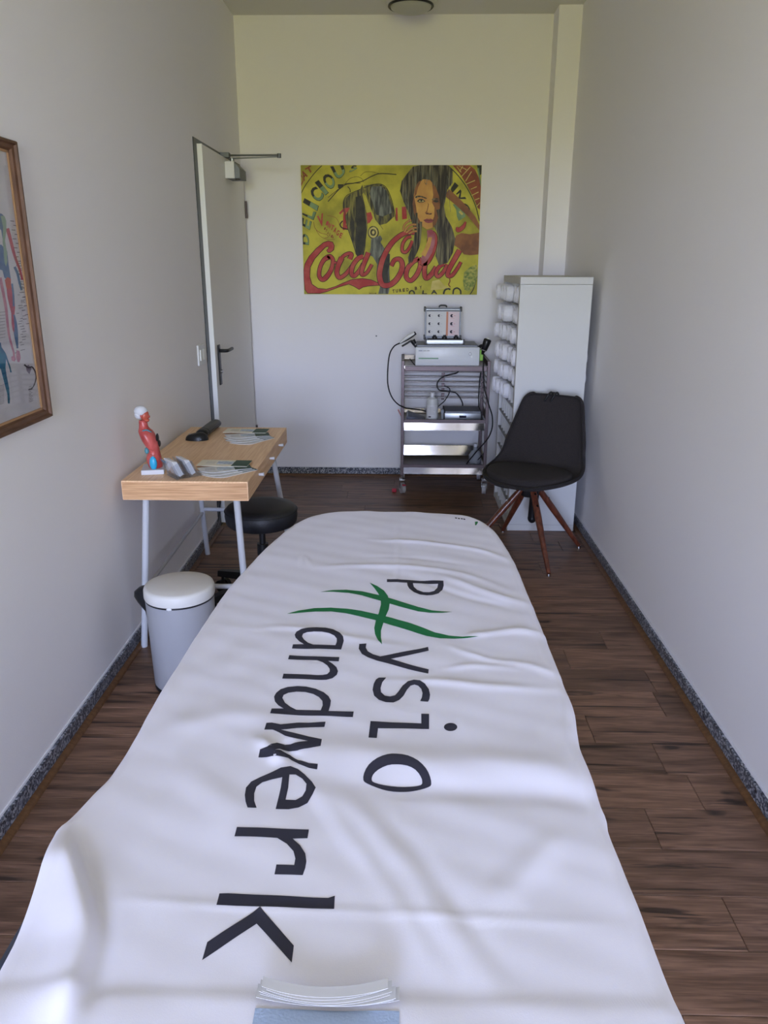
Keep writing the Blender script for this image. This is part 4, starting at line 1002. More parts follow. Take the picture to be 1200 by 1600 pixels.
# the scooter
pp('print_scooter', [Lp([(500,470),(520,430),(580,385),(690,335),(720,340),(740,430),(770,620),(780,760),(760,900),(750,1020),(735,1090),(690,1150),(640,1080),(590,900),(540,740),(520,640),(575,540),(500,545)])], ink_char)
pp('print_scooter', [Lp([(640,420),(700,400),(740,560),(765,700),(760,900),(720,1000),(690,1140),(640,1060),(660,800),(640,640)])], ink_black)
pp('print_scooter', [Lp([(740,290),(860,270),(950,280),(1010,330),(1050,440),(1085,560),(1090,640),(1000,720),(920,740),(870,680),(830,560),(780,420)])], ink_char)
pp('print_scooter', [Lp([(830,300),(940,295),(1000,345),(1040,470),(1060,600),(960,640),(880,620),(840,480),(800,380)])], ink_grey)
pstroke('print_line', [(500,590),(498,480),(530,410),(600,370),(700,330),(860,275),(950,278),(1010,330),(1060,450),(1090,580),(1110,680)], 7, ink_black, Lp)
pstroke('print_line', [(505,520),(540,740),(600,930),(660,1100),(690,1150)], 7, ink_black, Lp)
pstroke('print_line', [(320,470),(440,340),(520,280),(620,262),(720,240),(830,185),(930,155),(1116,165)], 10, ink_black, Lp)
pstroke('print_line', [(440,300),(520,270),(620,262),(700,262)], 6, ink_black, Lp)
pstroke('print_line', [(320,425),(440,330)], 6, ink_black, Lp)
pp('print_line', [Lp([(435,275),(495,275),(500,300),(460,330),(440,320)])], ink_black)
pstroke('print_line', [(550,300),(575,330),(580,365)], 9, ink_black, Lp)
pstroke('print_line', [(520,270),(570,215),(650,190),(710,210),(735,250)], 4, ink_black, Lp); pstroke('print_line', [(700,180),(750,140),(820,135),(920,155)], 4, ink_black, Lp)
pp('print_scooter', [Lp([(715,370),(755,350),(780,450),(830,600),(880,700),(960,800),(930,840),(870,770),(800,700),(760,560)])], ink_yel)
pp('print_scooter', [Lp([(770,600),(820,590),(840,660),(800,720),(775,690)])], ink_red)
pstroke('print_line', [(745,350),(790,470),(850,610),(900,700),(960,790)], 6, ink_char, Lp)
pp('print_scooter', [Lp([(690,340),(720,280),(740,330),(760,340),(755,400),(735,370),(705,400)])], ink_char)
cx_, cy_ = 845, 825
pp('print_scooter', [Lp([(cx_+65*math.cos(t), cy_+75*math.sin(t)) for t in [2*math.pi*i/24 for i in range(24)]])], ink_char)
pp('print_scooter', [Lp([(cx_+52*math.cos(t), cy_+62*math.sin(t)) for t in [2*math.pi*i/24 for i in range(24)]])], ink_ochre)
pp('print_scooter', [Lp([(cx_+34*math.cos(t), cy_+42*math.sin(t)) for t in [2*math.pi*i/20 for i in range(20)]])], ink_char)
pp('print_scooter', [Lp([(cx_+16*math.cos(t), cy_+20*math.sin(t)) for t in [2*math.pi*i/16 for i in range(16)]])], ink_ochre)
pp('print_scooter', [Lp([(820,900),(930,860),(950,900),(930,940),(1000,1050),(1040,1080),(1030,1300),(1040,1450),(1020,1556),(900,1556),(930,1440),(880,1320),(890,1200),(840,1110),(800,1090),(815,1000)])], ink_grey)
pp('print_scooter', [Lp([(905,1130),(960,1060),(1030,1080),(1035,1200),(1010,1300),(1020,1420),(950,1460),(920,1380),(900,1280)])], ink_black)
# red script word, outlined
def script(poly_or_stroke, w_, tr, grow=14):
    a_, b_ = stroke(poly_or_stroke, (lambda f: (w_(f) if callable(w_) else w_) + grow), tr)
    pstroke('print_outline', poly_or_stroke, (lambda f: (w_(f) if callable(w_) else w_) + grow), ink_dred, tr)
    pstroke('print_script', poly_or_stroke, w_, ink_red, tr)
c1o = [(345,1065),(388,1030),(395,980),(375,935),(320,922),(265,940),(180,1010),(95,1105),(45,1195),(30,1270),(33,1400),(45,1510),(80,1556),(220,1556),(310,1532),(450,1475),(560,1442),(620,1470),(680,1507),(725,1478),(790,1464),(900,1456),(1010,1452),(1060,1440),(1060,1412),(960,1425),(900,1418),(820,1382),(720,1366),(600,1378),(500,1418),(400,1466),(300,1498),(200,1488),(132,1438),(108,1350),(114,1240),(164,1140),(234,1060),(290,1002),(318,992),(322,1010),(298,1035),(315,1062)]
pp('print_outline', [Lp(c1o)], ink_dred)
def shrinkp(L, d):
    n_ = len(L); A = sum(L[i][0]*L[(i+1) % n_][1] - L[(i+1) % n_][0]*L[i][1] for i in range(n_)); s_ = 1 if A > 0 else -1; out = []
    for i in range(n_):
        x0, y0 = L[i-1]; x1, y1 = L[(i+1) % n_]; dx, dy = x1-x0, y1-y0; q = math.hypot(dx, dy) or 1
        out.append((L[i][0] - s_*dy/q*d, L[i][1] + s_*dx/q*d))
    return out
pp('print_script', [Lp(shrinkp(c1o, 7))], ink_red)
script([(330,1110),(270,1150),(225,1240),(215,1340),(255,1385),(310,1340),(360,1250),(375,1150),(340,1105),(320,1130)], lambda f: 52 - 14*abs(math.sin(f*6)), Lp)
script([(390,1180),(440,1180),(490,1110),(550,1075),(590,1085),(570,1140)], lambda f: 22 + 26*f, Lp)
script([(480,1120),(440,1210),(420,1300),(450,1360),(510,1330),(570,1260),(640,1150)], lambda f: 56 - 24*f, Lp)
script([(730,1105),(670,1130),(610,1210),(590,1300),(620,1340),(680,1280),(730,1190)], lambda f: 48 - 8*f, Lp)
script([(790,1060),(750,1160),(715,1260),(715,1325),(770,1300),(830,1200)], lambda f: 52 - 22*f, Lp)
script([(375,830),(290,825),(210,850),(120,920),(50,1010),(0,1110),(-30,1200),(-50,1330),(-20,1440),(60,1450),(140,1390),(200,1290),(215,1200),(185,1140),(125,1150),(85,1220)], lambda f: 40 + 18*math.sin(f*3.1), Rp)
script([(320,870),(265,890),(220,960),(215,1040),(255,1055),(300,1000),(335,920)], 30, Rp)
script([(410,1130),(340,1170),(275,1250),(260,1350),(310,1395),(370,1340),(415,1250),(425,1170),(400,1130)], 46, Rp)
script([(425,1180),(480,1200),(540,1130),(590,1000),(600,880),(560,830),(530,900),(520,1000),(490,1150),(470,1280),(490,1365),(550,1320),(610,1230)], lambda f: 34 + 16*f, Rp)
script([(700,1190),(640,1230),(605,1300),(630,1345),(690,1290),(740,1200)], 38, Rp)
script([(880,1030),(830,1120),(760,1250),(740,1330),(790,1330),(850,1250),(895,1170)], lambda f: 56 - 28*f, Rp)
script([(950,700),(920,760),(860,800),(850,760)], lambda f: 14 + 30*math.sin(f*3.1), Rp, 8)
# the woman
pp('print_figure', [Rp([(840,860),(900,830),(1000,845),(1115,825),(1115,1080),(1000,1090),(930,1080),(870,1010),(800,960)])], ink_skin2)
pp('print_figure', [Rp([(700,400),(800,480),(960,620),(1060,740),(1115,800),(1115,740),(1060,640),(960,520),(860,420),(760,330)])], ink_skin2)
pp('print_hair', [Rp([(340,80),(420,62),(740,62),(800,120),(800,260),(740,330),(720,420),(700,520),(720,640),(790,760),(830,900),(800,1060),(740,1180),(640,1210),(600,1100),(620,980),(640,860),(600,760),(420,740),(420,880),(380,1060),(290,1210),(280,1120),(340,960),(360,820),(330,720),(290,600),(230,470),(190,350),(210,240),(270,160)])], ink_hair)
pp('print_figure', [Rp([(360,330),(400,250),(470,215),(540,230),(600,300),(640,400),(650,480),(640,600),(610,700),(570,770),(500,790),(440,750),(400,690),(365,600),(350,500),(350,400)])], ink_skin)
pp('print_face_shade', [Rp([(350,400),(375,520),(390,640),(450,740),(440,760),(390,700),(350,600),(335,500)])], ink_skin2)
pp('print_face_shade', [Rp([(560,250),(600,300),(640,400),(655,500),(645,620),(600,740),(570,770),(565,690),(585,640),(590,540),(560,480),(575,400)])], ink_skin2)
pp('print_face_shade', [Rp([(360,330),(400,250),(440,230),(400,310),(380,390),(355,420)])], ink_skin2)
pstroke('print_brow', [(365,425),(400,412),(445,416),(500,436)], lambda f: 20 - 8*f, ink_hair, Rp)
pstroke('print_brow', [(560,450),(600,440),(640,442)], 14, ink_hair, Rp)
pp('print_eye', [Rp([(385,465),(415,440),(450,440),(485,468),(450,482),(410,482)])], ink_black)
pp('print_eye', [Rp([(405,466),(425,452),(455,456),(470,468),(445,474),(420,474)])], ink_ochre)
pp('print_eye', [Rp([(425,452),(447,452),(450,466),(436,473),(424,466)])], ink_black)
pp('print_eye', [Rp([(572,470),(595,452),(625,455),(640,472),(610,482)])], ink_black)
pp('print_face_shade', [Rp([(505,480),(515,500),(500,570),(478,602),(500,614),(530,622),(560,612),(555,600),(530,604),(505,592),(515,550),(525,500)])], ink_skin2)
pp('print_eye', [Rp([(488,606),(510,604),(515,614),(495,616)])], ink_dred); pp('print_eye', [Rp([(535,612),(552,606),(558,614),(542,620)])], ink_dred)
pp('print_lips', [Rp([(462,682),(500,664),(525,670),(545,664),(580,682),(560,708),(520,718),(485,708)])], ink_lip)
pstroke('print_lip_line', [(462,684),(500,684),(525,688),(550,684),(580,684)], 5, ink_dred, Rp)
for L in ([(225,800),(240,740),(280,700),(320,680)], [(240,820),(280,760),(330,735),(390,735)], [(260,830),(310,790),(360,770),(400,775)], [(290,840),(340,815),(385,810)]):
    pstroke('print_finger', L, 26, ink_skin2, Rp); pstroke('print_finger', L, 17, ink_skin, Rp)
pp('print_shirt', [Rp([(500,800),(560,790),(600,850),(590,960),(560,1060),(500,1160),(440,1200),(430,1130),(470,1040),(510,940)])], ink_pink)
pp('print_figure', [Rp([(520,880),(560,880),(540,980),(480,1110),(430,1080),(480,1000)])], ink_skin)
for L, w_ in (([(430,700),(420,860),(400,1000),(320,1180)], 34), ([(640,560),(680,760),(700,940),(680,1150)], 60), ([(660,700),(760,860),(780,1000),(720,1160)], 50), ([(380,600),(390,760),(395,900)], 26), ([(600,740),(640,860),(640,1000)], 40)):
    pstroke('print_hair', L, (lambda f, w=w_: w*(1 - .6*f)), ink_hair, Rp)
for i in range(26):
    r_ = random.Random(40+i); x = r_.uniform(240, 780); y = r_.uniform(120, 500) if not 360 < x < 640 else r_.uniform(90, 190)
    pstroke('print_hair_streak', [(x, y), (x + r_.uniform(-12, 12), y + r_.uniform(60, 130)), (x + r_.uniform(-22, 22), y + r_.uniform(160, 260)*(1 if not 360 < x < 640 else .4))], 3.5, ink_grey, Rp)
# bottom lettering and foliage
for c_, x in zip('TURED', (100,140,180,220,262)): letter(c_, [(x, 1545-(x-100)*.12), (x+26, 1540-(x-100)*.12), (x+24, 1500-(x-100)*.12), (x-2, 1505-(x-100)*.12)], ink_dred, Rp)
for c_, x in zip('BY', (360,415)): letter(c_, [(x, 1510-(x-360)*.2), (x+26, 1505-(x-360)*.2), (x+24, 1465-(x-360)*.2), (x-2, 1470-(x-360)*.2)], ink_dred, Rp)
for c_, x, y in (('N',800,1556),('U',830,1556),('F',862,1556)): letter(c_, [(x, y), (x+22, y), (x+22, y-14), (x, y-14)], ink_dred, Lp)
for c_, q in zip('LA', [((440,1556),(500,1556),(490,1510),(450,1510)), ((545,1556),(620,1556),(590,1500),(570,1500))]): letter(c_, q, ink_black, Rp)
pstroke('print_letter', [(355,1556),(345,1525),(320,1515),(300,1530),(295,1556)], 16, ink_black, Rp)
pstroke('print_letter', [(770,1500),(740,1490),(705,1510),(690,1556)], 20, ink_black, Rp); pstroke('print_letter', [(800,1556),(810,1500),(850,1482),(885,1510),(890,1556)], 18, ink_black, Rp)
pp('print_foliage', [Rp([(930,1290),(1000,1230),(1070,1200),(1085,1350),(1040,1470),(980,1520),(930,1500),(915,1400)])], mat('art_foliage', '5f7a35', .6, c2='b8b25a', scale=60, detail=4))
pp('print_wash', [Rp([(560,1400),(640,1380),(700,1450),(760,1480),(640,1500),(540,1510)])], ink_ochre)
pstroke('print_drip', [(760,1360),(765,1400),(750,1440),(770,1470)], 12, ink_brick, Rp)

# ================================================================== STAINLESS CART
KX0, KX1, KYn, KYf, KT = -.010, .585, 5.20, 5.60, .925
cart = thing('steel_cart', ((KX0+KX1)/2, 5.4, 0), 'stainless steel trolley with three shelves on casters under the picture', 'cart')
W_ = .022
for x in (KX0, KX1 - W_):
    for y, yb2 in ((KYn, KYn+W_), (KYf-W_, KYf)):
        build('post', MB().box((x, y, .135), (x+W_, yb2, KT), None, .002), M['steel_dark'], cart)
def tray(z, h, name='shelf', tl=.17, hb=.03):
    s_ = build(name, MB().box((KX0+W_, KYn+.004, z), (KX1-W_, KYf-.004, z+.0015)), M['steel'], cart)
    build('back_lip', MB().prism([Vector((KX0+W_, KYf-.012-tl*hb, z)), Vector((KX0+W_, KYf-.010-tl*hb, z)), Vector((KX0+W_, KYf-.008, z+hb)), Vector((KX0+W_, KYf-.010, z+hb))], (KX1-KX0-2*W_, 0, 0)), M['steel_shelf'], s_)
    build('shelf_lip', MB().prism([Vector((KX0+W_, KYn+.014, z+.002)), Vector((KX0+W_, KYn+.014-tl*(h*.6+.002), z-h*.6)), Vector((KX0+W_, KYn+.016-tl*(h*.6+.002), z-h*.6)), Vector((KX0+W_, KYn+.016, z+.002))], (KX1-KX0-2*W_, 0, 0)), M['steel_shelf'], s_)
    build('shelf_rail', MB().box((KX0+W_, KYn-.001, z+.002), (KX1-W_, KYn+.012, z+.024 if z < .8 else z+.0018), None, .0004), M['steel_dark'], s_)
    return s_
tray(.8895, .030, 'top_shelf', .1); tray(.505, .085, tl=.16, hb=.030); tray(.190, .075, tl=.21, hb=.072)
build('top_rim', MB().box((KX0+.023, KYn-.002, .857), (KX1-.023, KYn+.016, .8885), None, .002).box((KX0+.001, KYn+.023, .872), (KX0+.02, KYf-.023, KT-.002)).box((KX1-.02, KYn+.023, .872), (KX1-.001, KYf-.023, KT-.002)), M['steel_dark'], cart)
build('side_panel', MB().box((KX1-.003, KYn+W_, .50), (KX1-.0005, KYf-W_, .56)).box((KX1-.003, KYn+W_, .18), (KX1-.0005, KYf-W_, .24)).box((KX0+.0005, KYn+W_, .50), (KX0+.003, KYf-W_, .56)).box((KX0+.0005, KYn+W_, .18), (KX0+.003, KYf-W_, .24)), M['steel'], cart)
for z in (.802, .766, .729, .693, .656, .619):
    build('rail_bar', MB().cyl((KX0+W_, KYf-.02, z), (KX1-W_, KYf-.02, z), .0062, n=10), M['steel'], cart, smooth=40)
    build('rail_bar', MB().cyl((KX1-.012, KYn+W_, z), (KX1-.012, KYf-W_, z), .0045, n=8), M['steel'], cart, smooth=40)
xm = at_y(692, 600, KYf).x
build('rail_strut', MB().box((xm-.011, KYf-.014, .60), (xm+.011, KYf-.008, KT-.04)), M['steel_dark'], cart)
for i, (x, y) in enumerate(((KX0+.011, KYn+.011), (KX1-.011, KYn+.011), (KX0+.011, KYf-.011), (KX1-.011, KYf-.011))):
    cs = build('caster', MB().cyl((x, y, .136), (x, y, .105), .009, n=12).box((x-.018, y-.014, .098), (x+.018, y+.03, .106)), M['chrome'], cart, smooth=40)
    a_ = (.35, -.15, .1, -.2)[i]; Tc = Matrix.Translation((x + .004, y + .012, 0)) @ Matrix.Rotation(a_, 4, 'Z')
    build('caster_fork', MB().box((-.019, -.012, .036), (-.0165, .016, .10), Tc).box((.0165, -.012, .036), (.019, .016, .10), Tc), M['chrome'], cs)
    build('caster_wheel', MB().cyl(Tc @ Vector((-.013, 0, .0375)), Tc @ Vector((.013, 0, .0375)), .037, n=24), M['caster'], cs, smooth=40)
    if i < 2: build('brake_tab', MB().box((-.012, -.045, .062), (.012, -.012, .070), Tc, .003), M['red'] if i == 0 else M['white_plastic'], cs)
q = at_z(616, 765, .02)
tag(build('red_tag', MB().box((q.x-.016, q.y-.004, .0), (q.x+.016, q.y+.02, .026), None, .006), M['red'], base=(q.x, q.y, 0)), 'small red object on the floor beside the left front caster', 'small object')

# console on the cart
zc0 = .892
con = thing('therapy_console', (.29, 5.3, zc0), 'white medical console with a green stripe on top of the steel trolley', 'medical device')
ca, cbb = at_y(649, 542, 5.195), at_y(749, 572, 5.195)
build('front_panel', MB().box((ca.x, 5.195, cbb.z), (cbb.x, 5.215, ca.z), None, .009), M['console'], con, smooth=40)
build('console_housing', MB().box((ca.x+.006, 5.214, cbb.z+.012), (cbb.x-.006, 5.50, ca.z-.006), None, .004), M['alu_dark'], con)
build('rear_cover', MB().box((ca.x+.01, 5.24, ca.z-.007), (cbb.x-.01, 5.50, ca.z+.010), None, .004), M['alu_dark'], con)
ga, gb = at_y(654, 559, 5.195), at_y(685, 561, 5.195)
build('green_stripe', MB().box((ga.x, 5.1935, gb.z), (gb.x, 5.196, ga.z)), M['green_trim'], con)
na = at_y(654, 548, 5.195)
for i, wd in enumerate((.026, .022, .020)):
    build('printed_word', MB().box((na.x + [0, .029, .053][i], 5.1942, na.z-.003), (na.x + [0, .029, .053][i] + wd, 5.196, na.z+.003)), M['alu_dark'] if i == 0 else M['caster'], con)
ka = at_y(734.5, 553, 5.195); kb = at_y(737, 557.5, 5.195)
build('dial', MB().cyl((ka.x, 5.196, ka.z), (ka.x, 5.190, ka.z), .0105, n=24), M['caster'], con, smooth=40)
build('dial_cap', MB().cyl((ka.x, 5.191, ka.z), (ka.x, 5.188, ka.z), .007, n=24), M['console'], con, smooth=40)
build('button', MB().cyl((kb.x, 5.196, kb.z), (kb.x, 5.191, kb.z), .006, n=16), M['door_edge'], con, smooth=40)
sa = at_y(749.5, 548, 5.28); 
build('green_block', MB().box((cbb.x+.004, 5.24, cbb.z+.03), (cbb.x+.030, 5.27, ca.z-.022), None, .002), M['lime'], con)
build('holder_arm', MB().tube([(cbb.x-.004, 5.26, ca.z-.008), (cbb.x+.015, 5.25, ca.z+.004), (cbb.x+.032, 5.245, ca.z-.010)], .010, 10).tube([(ca.x+.004, 5.26, ca.z-.008), (ca.x-.012, 5.25, ca.z+.012)], .007, 8), M['black'], con, smooth=True)

# open sample case standing on the console
zk = ca.z + .0105
a0, a1 = at_y(663, 480, 5.36), at_y(720, 531, 5.36)
cse = thing('applicator_case', ((a0.x+a1.x)/2, 5.32, zk), 'open aluminium case with an illustrated card in its lid on the console', 'case')
b0, b1 = at_y(665, 531, 5.27), at_y(725, 541, 5.27)
build('case_tray', MB().box((b0.x+.008, 5.272, zk), (b1.x-.008, 5.365, b0.z-.003), None, .003), M['alu'], cse)
build('tray_lip', MB().box((b0.x+.004, 5.266, zk+.006), (b1.x-.004, 5.274, b0.z+.001), None, .003), M['alu'], cse)
for x in (b0.x+.002, b1.x-.002): build('tray_corner', MB().box((x-.006, 5.262, zk), (x+.006, 5.278, b0.z+.004), None, .002), M['black'], cse)
build('foam_insert', MB().box((b0.x+.014, 5.278, b0.z-.004), (b1.x-.014, 5.36, b0.z+.004)), M['rubber'], cse)
for xx in (.24, .5, .80):
    x = b0.x + (b1.x-b0.x)*xx
    build('applicator_head', MB().lathe([(.004, b0.z+.004), (.017, b0.z+.004), (.017, b0.z+.014), (.010, b0.z+.020), (.010, b0.z+.027), (.001, b0.z+.028)], (x, 5.33, 0), 20), M['black'], cse, smooth=40)
lx0, lx1, lz0, lz1 = a0.x+.004, a1.x-.004, a1.z+.004, a0.z-.002
build('lid', MB().box((lx0, 5.366, lz0), (lx1, 5.392, lz1), None, .003), M['alu_dark'], cse)
build('lid_top_bar', MB().cyl((lx0+.006, 5.366, lz1-.014), (lx1-.006, 5.366, lz1-.014), .0085, n=14), M['alu'], cse, smooth=40)
build('lid_rim', MB().box((lx0, 5.352, lz0), (lx0+.010, 5.368, lz1)).box((lx1-.010, 5.352, lz0), (lx1, 5.368, lz1)).box((lx0, 5.352, lz1-.006), (lx1, 5.368, lz1)).box((lx0, 5.352, lz0), (lx1, 5.368, lz0+.012)), M['alu_dark'], cse)
for x in (lx0, lx1):
    for z in (lz0+.012, lz1-.010): build('lid_corner', MB().box((x-.006, 5.348, z-.016), (x+.006, 5.394, z+.016), None, .003), M['black'], cse)
build('case_handle', MB().tube([((lx0+lx1)/2-.026, 5.38, lz1), ((lx0+lx1)/2-.018, 5.38, lz1+.012), ((lx0+lx1)/2+.018, 5.38, lz1+.012), ((lx0+lx1)/2+.026, 5.38, lz1)], .005, 8), M['black'], cse, smooth=True)
kx0, kx1, kz0, kz1 = lx0+.012, lx1-.010, lz0+.022, lz1-.026
card = build('picture_card', MB().box((kx0, 5.362, kz0), (kx1, 5.3655, kz1)), M['paper'], cse)
build('orange_stripe', MB().box((kx0+(kx1-kx0)*.60, 5.3615, kz0+.001), (kx0+(kx1-kx0)*.66, 5.3621, kz1-.001)), mat('orange_print', 'c98a70', .6), card)
build('pink_panel', MB().box((kx0+(kx1-kx0)*.665, 5.3617, kz0+.001), (kx1-.001, 5.3621, kz1-.001)), mat('pink_print', 'e0cdd2', .6), card)
for i, fx in enumerate((.10, .38, .77)):
    for j, fz in enumerate((.83, .50, .17)):
        x, z = kx0+(kx1-kx0)*fx, kz0+(kz1-kz0)*fz
        R_ = .0085 if i < 2 else .0105
        pts_ = [Vector((x + R_*math.cos(t), 5.3612, z + R_*math.sin(t))) for t in [math.radians(40 + 280*k/16) for k in range(17)]] + [Vector((x, 5.3612, z))]
        build('applicator_picture', MB().prism(pts_, (0, .0006, 0)), M['ink'], card)
        build('caption', MB().box((x+R_+.003, 5.3612, z-.001), (x+R_+.013, 5.3618, z+.001)).box((x-.006, 5.3612, z-.0165), (x+.018, 5.3618, z-.0155)), M['caster'] if i < 2 else M['red'], card)

# hand pieces and their cables
def P3(u, v, y): return at_y(u, v, y)
hl = P3(637, 530, 5.25)
h1 = thing('hand_piece', tuple(hl), 'white and black hand piece in the holder left of the console', 'hand piece', 'console hand pieces')
s0, s1 = P3(625, 536, 5.25), P3(648, 521, 5.25); dh = (s1 - s0).normalized(); uh = Vector((-dh.z, 0, dh.x))
def hring(p, rw, rh): return [p + Vector((0, rw*math.cos(t), 0)) + uh*rh*math.sin(t) for t in [2*math.pi*i/16 for i in range(16)]]
LL = (s1 - s0).length
build('shell', MB().ring_loft([hring(s0, .006, .005), hring(s0 + dh*LL*.25 + uh*.003, .012, .010), hring(s0 + dh*LL*.6 + uh*.005, .020, .014), hring(s0 + dh*LL*.9 + uh*.002, .021, .014), hring(s1, .017, .011)]), M['white_plastic'], h1, smooth=60)
build('grip_band', MB().ring_loft([hring(s0 - uh*.003, .005, .003), hring(s0 + dh*LL*.5 - uh*.008, .018, .006), hring(s0 + dh*LL*.85 - uh*.006, .021, .007), hring(s1 + dh*.003, .017, .012), hring(s1 + dh*.008, .014, .010)]), M['black'], h1, smooth=60)
s2, s3 = P3(628, 541, 5.25), P3(642, 533, 5.25); hh = P3(645.5, 533.5, 5.25)
build('head', MB().cyl(hh + uh*.010, hh - uh*.020, .018, .015, 20), M['black'], h1, smooth=40)
build('holder_clip', MB().tube([tuple(s2), tuple(s3), tuple(hh + uh*.004)], .006, 10), M['black'], h1, smooth=True)
ha, hb = P3(762, 531, 5.22), P3(756, 547, 5.22)
h2 = thing('hand_piece', tuple(ha), 'black hand piece with a white tip hanging upright right of the console', 'hand piece', 'console hand pieces')
dv = (ha - hb).normalized(); sv = Vector((dv.z, 0, -dv.x))
def vring(p, rw, rh): return [p + Vector((0, rh*math.cos(t), 0)) + sv*rw*math.sin(t) for t in [2*math.pi*i/16 for i in range(16)]]
build('grip', MB().ring_loft([vring(hb - dv*.030, .007, .007), vring(hb - dv*.008, .012, .011), vring(hb, .020, .018), vring(hb + dv*.05, .025, .022), vring(ha + dv*.000, .026, .022), vring(ha + dv*.006, .018, .016)]), M['black'], h2, smooth=60)
build('tip', MB().ring_loft([vring(ha + dv*.004, .018, .016), vring(ha + dv*.012, .014, .012), vring(ha + dv*.016, .006, .005)]), M['white_plastic'], h2, smooth=60)
build('collar', MB().ring_loft([vring(hb - dv*.003, .0185, .017), vring(hb + dv*.001, .021, .019)]), M['caster'], h2, smooth=60)
def cable(pts, lab, r=.0045, m='rubber'):
    P = [at_y(*p) for p in pts]
    tag(build('cable', MB().tube([tuple(p) for p in P], r, 8, smooth=8), M[m], smooth=True, base=tuple(P[0])), lab, 'cable')
cable([(625,536,5.25),(616,541,5.23),(609,553,5.2),(606,575,5.17),(606,600,5.16),(611,618,5.16),(620,630,5.17),(632,637,5.185),(645,639,5.24),(660,641,5.30),(670,644,5.36)], 'black cable looping down left of the trolley from the white hand piece')
cable([(756,553,5.22),(755,580,5.18),(757,605,5.17),(763,630,5.17),(769,650,5.17),(769,668,5.17),(763,684,5.17),(755,694,5.19),(745,705,5.24),(735,717,5.28),(729,724.5,5.32)], 'black cable hanging down the right side of the trolley to its lowest shelf')
cable([(717,579,5.4),(713,583,5.42),(700,586,5.44),(689,591,5.45),(683,600,5.45),(686,609,5.44),(697,611,5.43),(710,613,5.42),(717,619,5.41),(722,628,5.40),(723,634,5.40)], 'black cable curling from the console down to the silver box')
cable([(694,603,5.46),(700,605,5.46),(703,610,5.46),(700,618,5.45),(694,627,5.44),(686,634,5.43),(682,640,5.42)], 'short black cable curling behind the white bottle', .0035)
cable([(751,582,5.36),(749,600,5.36),(748,620,5.36),(748,636,5.36)], 'thin black cable hanging inside the right rear of the trolley', .004)
cable([(756,708,5.26),(750,715,5.28),(744,721,5.31),(740,724,5.33)], 'short black cable end on the lowest shelf of the trolley', .004)
cable([(640,560,5.21),(643,564,5.205),(646,568,5.202),(649,571,5.19)], 'thin dark cable at the left corner of the console', .003)

# middle shelf
zs = .5068
ba = at_y(675, 655, 5.29)
bt = thing('white_bottle', (ba.x, 5.29, zs), 'tall white plastic bottle with a flip cap on the middle shelf of the trolley', 'bottle')
build('bottle_body', MB().lathe([(.035, zs), (.040, zs+.006), (.040, zs+.135), (.036, zs+.152), (.016, zs+.165), (.014, zs+.168)], (ba.x, 5.29, 0), 32), M['bottle'], bt, smooth=40)
build('cap', MB().lathe([(.014, zs+.166), (.0155, zs+.167), (.0155, zs+.190), (.013, zs+.193), (.002, zs+.193)], (ba.x, 5.29, 0), 24), M['white_plastic'], bt, smooth=40)
build('label', MB().lathe([(.0402, zs+.02), (.0406, zs+.02), (.0406, zs+.112), (.0402, zs+.112)], (ba.x, 5.29, 0), 32), M['paper'], bt, smooth=40)
mb = MB()
for i in range(6): mb.box((ba.x-.020, 5.2488, zs+.050+.009*i), (ba.x+.016-.004*(i % 3), 5.2496, zs+.0525+.009*i))
tag(build('label_text', mb, M['caster'], bt), kind='stuff'); build('label_logo', MB().box((ba.x-.026, 5.2500, zs+.028), (ba.x-.010, 5.2520, zs+.036)), M['ink'], bt)
bx0, bx1 = at_y(695, 650, 5.25).x, at_y(751, 650, 5.25).x
sb = thing('silver_box', ((bx0+bx1)/2, 5.34, zs), 'flat silver and grey device box on the middle shelf of the trolley', 'device')
build('box_housing', MB().box((bx0, 5.255, zs), (bx1, 5.46, zs+.072), None, .003), M['alu_dark'], sb)
build('box_front', MB().box((bx0-.002, 5.246, zs+.012), (bx1+.002, 5.256, zs+.060), None, .004), M['alu'], sb, smooth=40)
xm_ = (bx0+bx1)/2
build('box_display', MB().box((xm_-.024, 5.2452, zs+.027), (xm_+.024, 5.247, zs+.043)), M['ink'], sb)
for x in (bx0-.001, bx1+.001): build('box_side', MB().box((x-.004, 5.25, zs), (x+.004, 5.46, zs+.074), None, .002), M['rubber'], sb)
sp_a = at_y(757, 655, 5.24)
tag(build('black_wedge', MB().prism([Vector((bx1+.006, 5.235, zs)), Vector((bx1+.030, 5.235, zs)), Vector((bx1+.006, 5.235, zs+.05))], (0, .03, 0)), M['rubber'], base=(bx1+.01, 5.24, zs)), 'small black wedge right of the silver box on the shelf', 'small object')
